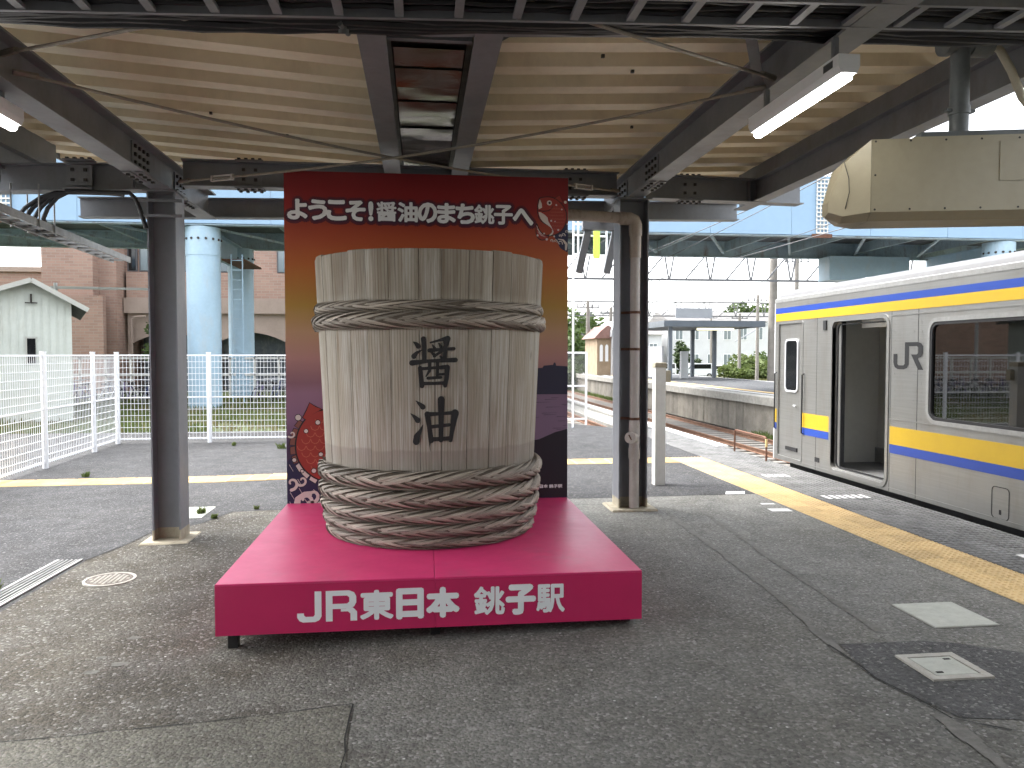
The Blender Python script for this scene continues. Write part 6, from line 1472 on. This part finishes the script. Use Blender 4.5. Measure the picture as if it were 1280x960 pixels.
# ================================================================== planting
def leaf_mat(name, c1, c2):
    t = NT(name); n = t.noise(t.coord('pos'), 1.6, 4); n2 = t.noise(t.coord('pos'), 14, 2)
    col = t.mix(.5, t.ramp(n, [(.35, c1), (.65, c2)]), t.ramp(n2, [(.3, c1), (.7, c2)])); t.set(col=col, rough=.6, spec=.3)
    tr2 = t.n.new('ShaderNodeBsdfTranslucent'); t.l.new(col, tr2.inputs['Color']); ms_ = t.n.new('ShaderNodeMixShader'); ms_.inputs[0].default_value = .3
    t.l.new(t.b.outputs[0], ms_.inputs[1]); t.l.new(tr2.outputs[0], ms_.inputs[2]); t.l.new(ms_.outputs[0], t.n['Material Output'].inputs['Surface']); return t.mat
M['leaf'] = leaf_mat('leaf_green', (.030, .055, .014), (.085, .125, .032)); M['leaf_dark'] = leaf_mat('leaf_dark_green', (.018, .034, .012), (.05, .078, .024)); M['grass'] = leaf_mat('grass_green', (.055, .088, .02), (.135, .165, .05)); M['dry'] = leaf_mat('dry_grass', (.13, .115, .05), (.22, .19, .09))
M['bark'] = paint('bark', (.12, .09, .065), .9, .3, 4, .3)
def leaves(mb, c, rad, n, s, rnd, shell=.45):
    for _ in range(n):
        while True:
            p = Vector((rnd.uniform(-1, 1), rnd.uniform(-1, 1), rnd.uniform(-1, 1)))
            if shell < p.length < 1: break
        q = Vector((c[0]+p.x*rad[0], c[1]+p.y*rad[1], c[2]+p.z*rad[2])); a = Vector((rnd.gauss(0, 1), rnd.gauss(0, 1), rnd.gauss(0, .6))).normalized(); b = a.cross(Vector((rnd.gauss(0, 1), rnd.gauss(0, 1), rnd.gauss(0, 1)))).normalized(); k = s*rnd.uniform(.6, 1.3)
        mb.quad(q-a*k, q-b*k*.5, q+a*k, q+b*k*.5)
def tree(x, y, z, h, w, label, m_='leaf', seed=0, clumps=9, n=140, s=.35, name='tree', cat='tree', trunk=True):
    rnd = random.Random(seed); r = empty(name, (x, y, z), label, cat, 'trees and bushes beyond the tracks')
    if trunk:
        mb = MB(); mb.tube([(x, y, z), (x+.1, y, z+h*.3), (x-.05, y, z+h*.65)], [.05*h**.8, .035*h**.8, .015*h], 8)
        for k in range(5):
            a = rnd.uniform(0, 6.28); b = (x, y, z+h*rnd.uniform(.25, .5)); mb.tube([b, (x+math.cos(a)*w*.35, y+math.sin(a)*w*.35, z+h*rnd.uniform(.6, .8))], [.018*h, .006*h], 6)
        build('trunk', mb, M['bark'], r, True)
    mb = MB()
    for k in range(clumps):
        a = rnd.uniform(0, 6.28); d = w*.5*math.sqrt(rnd.random())*.75; zz = z+h*(rnd.uniform(.35, .85) if trunk else rnd.uniform(.15, .7)); cr = w*rnd.uniform(.18, .30)
        leaves(mb, (x+d*math.cos(a), y+d*math.sin(a), zz), (cr, cr, cr*.8 if trunk else h*.3), n, s, rnd)
    build('crown' if trunk else 'foliage', mb, M[m_], r)
def bush(*a, **k): tree(*a, name='bush', cat='bush', trunk=False, **k)
tree(16.5, 88, -1.2, 8.0, 9, 'green tree behind the left pole, seen between board and column', 'leaf', 1, 14, 160, .4); tree(13.5, 74, -.5, 5.0, 6, 'lower pale green tree above the chain link gate', 'leaf', 2, 12, 160, .32)
tree(45, 128, -1, 9.5, 9, 'dark pine behind the white houses, left of the leaning pole', 'leaf_dark', 3, 12, 150, .5); tree(57, 130, -1, 12.5, 10, 'tall tree rising beside the train front', 'leaf', 4, 12, 150, .55); tree(49, 124, -1, 10.6, 7, 'small round tree above the white house roof', 'leaf_dark', 5, 9, 140, .45)
bush(36.0, 80, -1.2, 3.2, 5.0, 'bright green bush beside the train front', 'grass', seed=6, clumps=12, n=150, s=.26); bush(33.2, 78, -1.2, 2.0, 3.6, 'lower grassy bush left of the train front', 'grass', seed=7, clumps=10, n=150, s=.24); bush(38.5, 84, -1.2, 3.8, 4.5, 'taller green bush close to the train edge', 'leaf', seed=8, clumps=10, n=150, s=.28)
bush(26.5, 86, -1.2, 3.4, 4, 'dark clipped bush seen under the shelter roof', 'leaf_dark', seed=9, clumps=9, n=150, s=.26); bush(11.8, 60, -1.2, 2.7, 3.2, 'pale green shrub left of the tan hut', 'leaf', seed=10, clumps=9, n=150, s=.22)
bush(34.2, 96, -1.2, 5.0, 3.5, 'dark shrub before the white houses', 'leaf_dark', seed=12, clumps=8, n=140, s=.3)
rndp = random.Random(40); sp_ = empty('climbing_plant', (-13.4, 41.2, -.2), 'leafy green climber by the brick building left of the left column', 'plant')
mb = MB(); mb.tube([(-13.4, 41.2, -.2), (-13.3, 41.2, 1.5), (-13.5, 41.2, 3.2)], [.05, .03, .01], 6); build('stem', mb, M['bark'], sp_); mb = MB()
for k in range(9): leaves(mb, (-13.4+rndp.uniform(-.5, .6), 41.1, .9+k*.28), (.5-.035*k, .4, .35), 60, .13, rndp, .1)
build('foliage', mb, M['leaf'], sp_)
# grass: one mass each
def grass(name, x0, x1, y0, y1, z, n, h, m_, label, seed, dens=None):
    rnd = random.Random(seed); mb = MB()
    for _ in range(n):
        x, y = rnd.uniform(x0, x1), rnd.uniform(y0, y1)
        if dens and not dens(x, y): continue
        hh = h*rnd.uniform(.4, 1.2); a = rnd.uniform(0, 6.28); w = hh*.10+.004; dx, dy = math.cos(a)*w, math.sin(a)*w; lx, ly = rnd.gauss(0, .3)*hh, rnd.gauss(0, .3)*hh
        n0 = len(mb.v); mb.v += [(x-dx, y-dy, z), (x+dx, y+dy, z), (x+lx, y+ly, z+hh)]; mb.face((n0, n0+1, n0+2))
    o = build(name, mb, M[m_], label=label, cat='grass', kind='stuff')
from mathutils import noise as _nz
pat = lambda x, y: _nz.noise((x*.35, y*.35, 1)) > -.12
grass('grass', -16, 2.4, 20, 36, -.16, 42000, .22, 'grass', 'green grass behind the mesh fence round the blue columns', 1, pat)
grass('dry_grass', -16, 2.4, 20, 36, -.16, 14000, .20, 'dry', 'straw coloured grass mixed in behind the mesh fence', 2)
grass('trackside_grass', 11.6, 12.1, 22, 60, -1.18, 5000, .30, 'grass', 'green weeds at the foot of the opposite platform wall', 3, lambda x, y: _nz.noise((x*.2, y*.12, 4)) > .05)
grass('field_grass', 20, 44, 52, 84, -1.24, 22000, .5, 'dry', 'yellow green grass beyond the opposite platform', 4); grass('field_grass', 20, 44, 56, 84, -1.24, 16000, .5, 'grass', 'green grass beyond the opposite platform', 5, lambda x, y: _nz.noise((x*.12, y*.12, 9)) > -.05)
def weed(x, y, h, n, label, seed):
    rnd = random.Random(seed); mb = MB(); z = gz(x)
    for _ in range(n):
        a = rnd.uniform(0, 6.28); d = rnd.uniform(0, h*.9); hh = h*rnd.uniform(.3, 1); px, py = x+d*math.cos(a)*.6, y+d*math.sin(a)*.6; w = h*.12
        b = rnd.uniform(0, 6.28); mb.quad((px, py, z), (px+w*math.cos(b), py+w*math.sin(b), z+hh*.5), (px+d*.4*math.cos(a), py+d*.4*math.sin(a), z+hh), (px-w*math.cos(b), py-w*math.sin(b), z+hh*.5))
    build('weed', mb, M['grass'], label=label, cat='weed')
weed(-5.2, 12.62, .10, 40, 'small weed tuft at the left end of the pale yellow strip', 1); weed(-2.8, 15.9, .15, 40, 'weed tuft before the fence near the board, taller one', 2); weed(-1.95, 13.2, .13, 40, 'yellow green weed left of the board edge', 3); weed(-3.9, 16.6, .10, 40, 'flat weed patch at the fence foot', 4)
weed(-2.62, 9.5, .09, 70, 'mossy weed at the corner of the slab behind the left column', 5); weed(-2.38, 9.15, .07, 60, 'tiny weed in the asphalt joint behind the left column', 6); weed(-3.45, 6.6, .10, 60, 'weed tuft beside the drain grating', 7); weed(-2.0, 9.6, .06, 50, 'tiny weed in the joint near the board', 8)

# ================================================================== far houses and cars
def house(x0, x1, y0, y1, z0, z1, label, roof, m_='white_wall', rows=2, cols=5, rm='tile_grey'):
    r = empty('house', ((x0+x1)/2, (y0+y1)/2, z0), label, 'house', 'houses beyond the tracks')
    mb = MB(); mb.box(x0, x1, y0, y1, z0, z1); build('wall', mb, M[m_], r)
    mb = MB(); e = .5
    if roof == 'gable': mb.ext([(-(y1-y0)/2-e, 0), ((y1-y0)/2+e, 0), (0, (y1-y0)*.16)], (x0-e, (y0+y1)/2, z1), (x1+e, (y0+y1)/2, z1))
    else: mb.box(x0-.3, x1+.3, y0-.3, y1+.3, z1, z1+.35)
    build('roof', mb, M[rm], r)
    for i in range(rows):
        for j in range(cols):
            w = (x1-x0)/cols; xc = x0+w*(j+.5); zc = z0+(z1-z0)*(i+.55)/rows; hw = w*.24; hh = (z1-z0)/rows*.24
            mb = MB(); mb.box(xc-hw, xc+hw, y0-.08, y0-.01, zc-hh, zc+hh); f = build('window', mb, M['white_paint'], r)
            mb = MB(); mb.box(xc-hw+.08, xc-.04, y0-.10, y0-.081, zc-hh+.08, zc+hh-.08); mb.box(xc+.04, xc+hw-.08, y0-.10, y0-.081, zc-hh+.08, zc+hh-.08); build('pane', mb, M['window_pale'], f)
house(36, 53, 108, 118, -1.2, 6.6, 'long white two storey house beside the train front', 'gable', 'white_wall', 2, 7)
house(54, 66, 112, 122, -1.2, 7.6, 'pale grey block right of the long white house', 'flat', 'grey_wall', 2, 5)
house(24, 34, 106, 116, -1.2, 4.6, 'low white house seen under the shelter roof', 'gable', 'white_wall', 1, 4); house(18.5, 23.5, 84, 90, -1.2, 3.6, 'small grey shed left of the shelter posts', 'gable', 'grey_wall', 1, 2)
house(14, 26, 150, 160, -1.2, 7.5, 'distant white house behind the tan hut', 'gable', 'white_wall', 2, 5)
M['car_glass'] = M['window_dark']
def car(x, y, rz, c, label, van=False):
    m_ = paint('car_paint', c, .3, .03, 2, 0); r = empty('parked_car', (0, 0, 0), label, 'car', 'cars parked beyond the tracks'); z = 0
    prof = [(-2.0, .35), (2.0, .35), (2.05, .75), (1.95, .95), (1.2, 1.05), (.6, 1.55), (-1.3, 1.58), (-1.95, 1.0), (-2.05, .7)] if not van else [(-1.7, .35), (1.7, .35), (1.75, .9), (1.5, 1.15), (1.15, 1.85), (-1.6, 1.88), (-1.72, .9)]
    mb = MB(); mb.ext([(-a, b) for a, b in prof], (0, -.8, 0), (0, .8, 0)); build('body', mb, m_, r)
    mb = MB(); gp = [(1.05, 1.08), (.55, 1.48), (-1.2, 1.5), (-1.6, 1.05)] if not van else [(1.35, 1.2), (1.08, 1.75), (-1.45, 1.78), (-1.5, 1.2)]
    mb.ext([(-a, b) for a, b in gp], (0, -.815, 0), (0, .815, 0)); build('windows', mb, M['window_dark'], r)
    for dx in (-1.25, 1.25):
        for dy in (-.78, .78):
            mb = MB(); mb.lathe([(.0001, -.1), (.32, -.1), (.32, .1), (.0001, .1)], (dx, dy, .32), 14, 'y'); w_ = build('wheel', mb, M['rubber'], r); mb = MB(); mb.lathe([(.0001, -.11), (.18, -.11), (.18, .11), (.0001, .11)], (dx, dy, .32), 10, 'y'); build('rim', mb, M['galv'], w_)
    for dy in (-.6, .6): mb = MB(); k = 2.03 if not van else 1.74; mb.box(k-.02, k+.03, dy-.12, dy+.12, .7, .85); build('headlight', mb, M['white_paint'], r)
    r.location = (x, y, -1.2); r.rotation_euler[2] = rz
car(24.6, 92, .25, (.03, .06, .20), 'dark blue car parked left of the shelter post'); car(27.6, 94, .1, (.7, .7, .71), 'small white car parked behind the ticket machine'); car(30.8, 96, .2, (.72, .72, .72), 'white van parked between the shelter posts', True); car(34.9, 94, -.1, (.62, .65, .67), 'silver white car parked right of the last shelter post', True); car(38.3, 97, .15, (.70, .71, .71), 'white car half hidden by the green bush')
mb = MB(); mb.bar((37.8, 84, 6.2), (41.2, 84, 6.9), .25, .05, (0, 1, 0)); sb = empty('crossing_barrier', (36, 84, -1.2), 'raised barrier arm with red tip near the white houses', 'barrier')
mb = MB(); mb.bar((33.9, 80, 3.2), (41.5, 84, 6.5), .12, .10, (0, 1, 0)); build('arm', mb, M['grey_wall'], sb); mb = MB(); mb.box(41.2, 42.3, 83.9, 84.1, 6.2, 6.9); build('red_tip', mb, paint('signal_red', (.6, .03, .04), .5, .1, 3, 0), sb)
# lime plate and pale tubes behind the hanging frame
sg = empty('signal_stand', (4.1, 18.6, 0), 'white tube signal stand with lime green plate beyond the right column', 'signal')
mb = MB()
for x in (3.72, 3.84, 4.55): mb.tube([(x, 18.6, -.2), (x, 18.6, 5.4)] if x == 3.72 else [(x, 18.6, 3.9), (x, 18.6, 5.1)], .025, 8)
for z in (4.98, 4.72, 4.25): mb.tube([(3.72, 18.6, z), (4.55, 18.6, z-.03)], .025, 8)
build('tube_frame', mb, M['white_paint'], sg, True)
mb = MB(); mb.box(4.20, 4.36, 18.5, 18.54, 4.15, 5.05); build('lime_plate', mb, M['green_plate'], sg)
# ================================================================== a station house added out of view to block light from behind the viewer
st = empty('added_station_house', (-3, -9, 0), 'added unseen grey station house behind the viewer, blocking light', 'building')
M['st_wall'] = paint('added_house_wall', (.24, .235, .22), .8, .15, 1.0, .05)
def sbox(name, x0, x1, y0, y1, z0, z1, m_, parent=st): mb = MB(); mb.box(x0, x1, y0, y1, z0, z1); return build(name, mb, M[m_], parent)
sbox('wall', -16, -1.6, -14, -5.3, -.12, 5.2, 'st_wall'); sbox('wall', 1.6, 5.2, -14, -5.3, -.01, 5.2, 'st_wall'); sbox('lintel', -1.6, 1.6, -14, -5.3, 2.7, 5.2, 'st_wall'); sbox('roof', -16.6, 5.6, -14.6, -5.1, 5.2, 5.5, 'tile_grey')
dr_ = sbox('entrance_door', -1.59, 1.59, -6.4, -6.3, -.05, 2.69, 'frame_dark')
for k in range(4): sbox('door_pane', -1.5+k*.77, -.85+k*.77, -6.29, -6.27, .3, 2.5, 'window_dark', dr_)
for k in range(5): w_ = sbox('window', -14.5+k*2.5, -12.9+k*2.5, -5.29, -5.25, 1.0, 2.3, 'frame_dark'); sbox('window_pane', -14.4+k*2.5, -13.0+k*2.5, -5.245, -5.24, 1.08, 2.22, 'window_dark', w_)
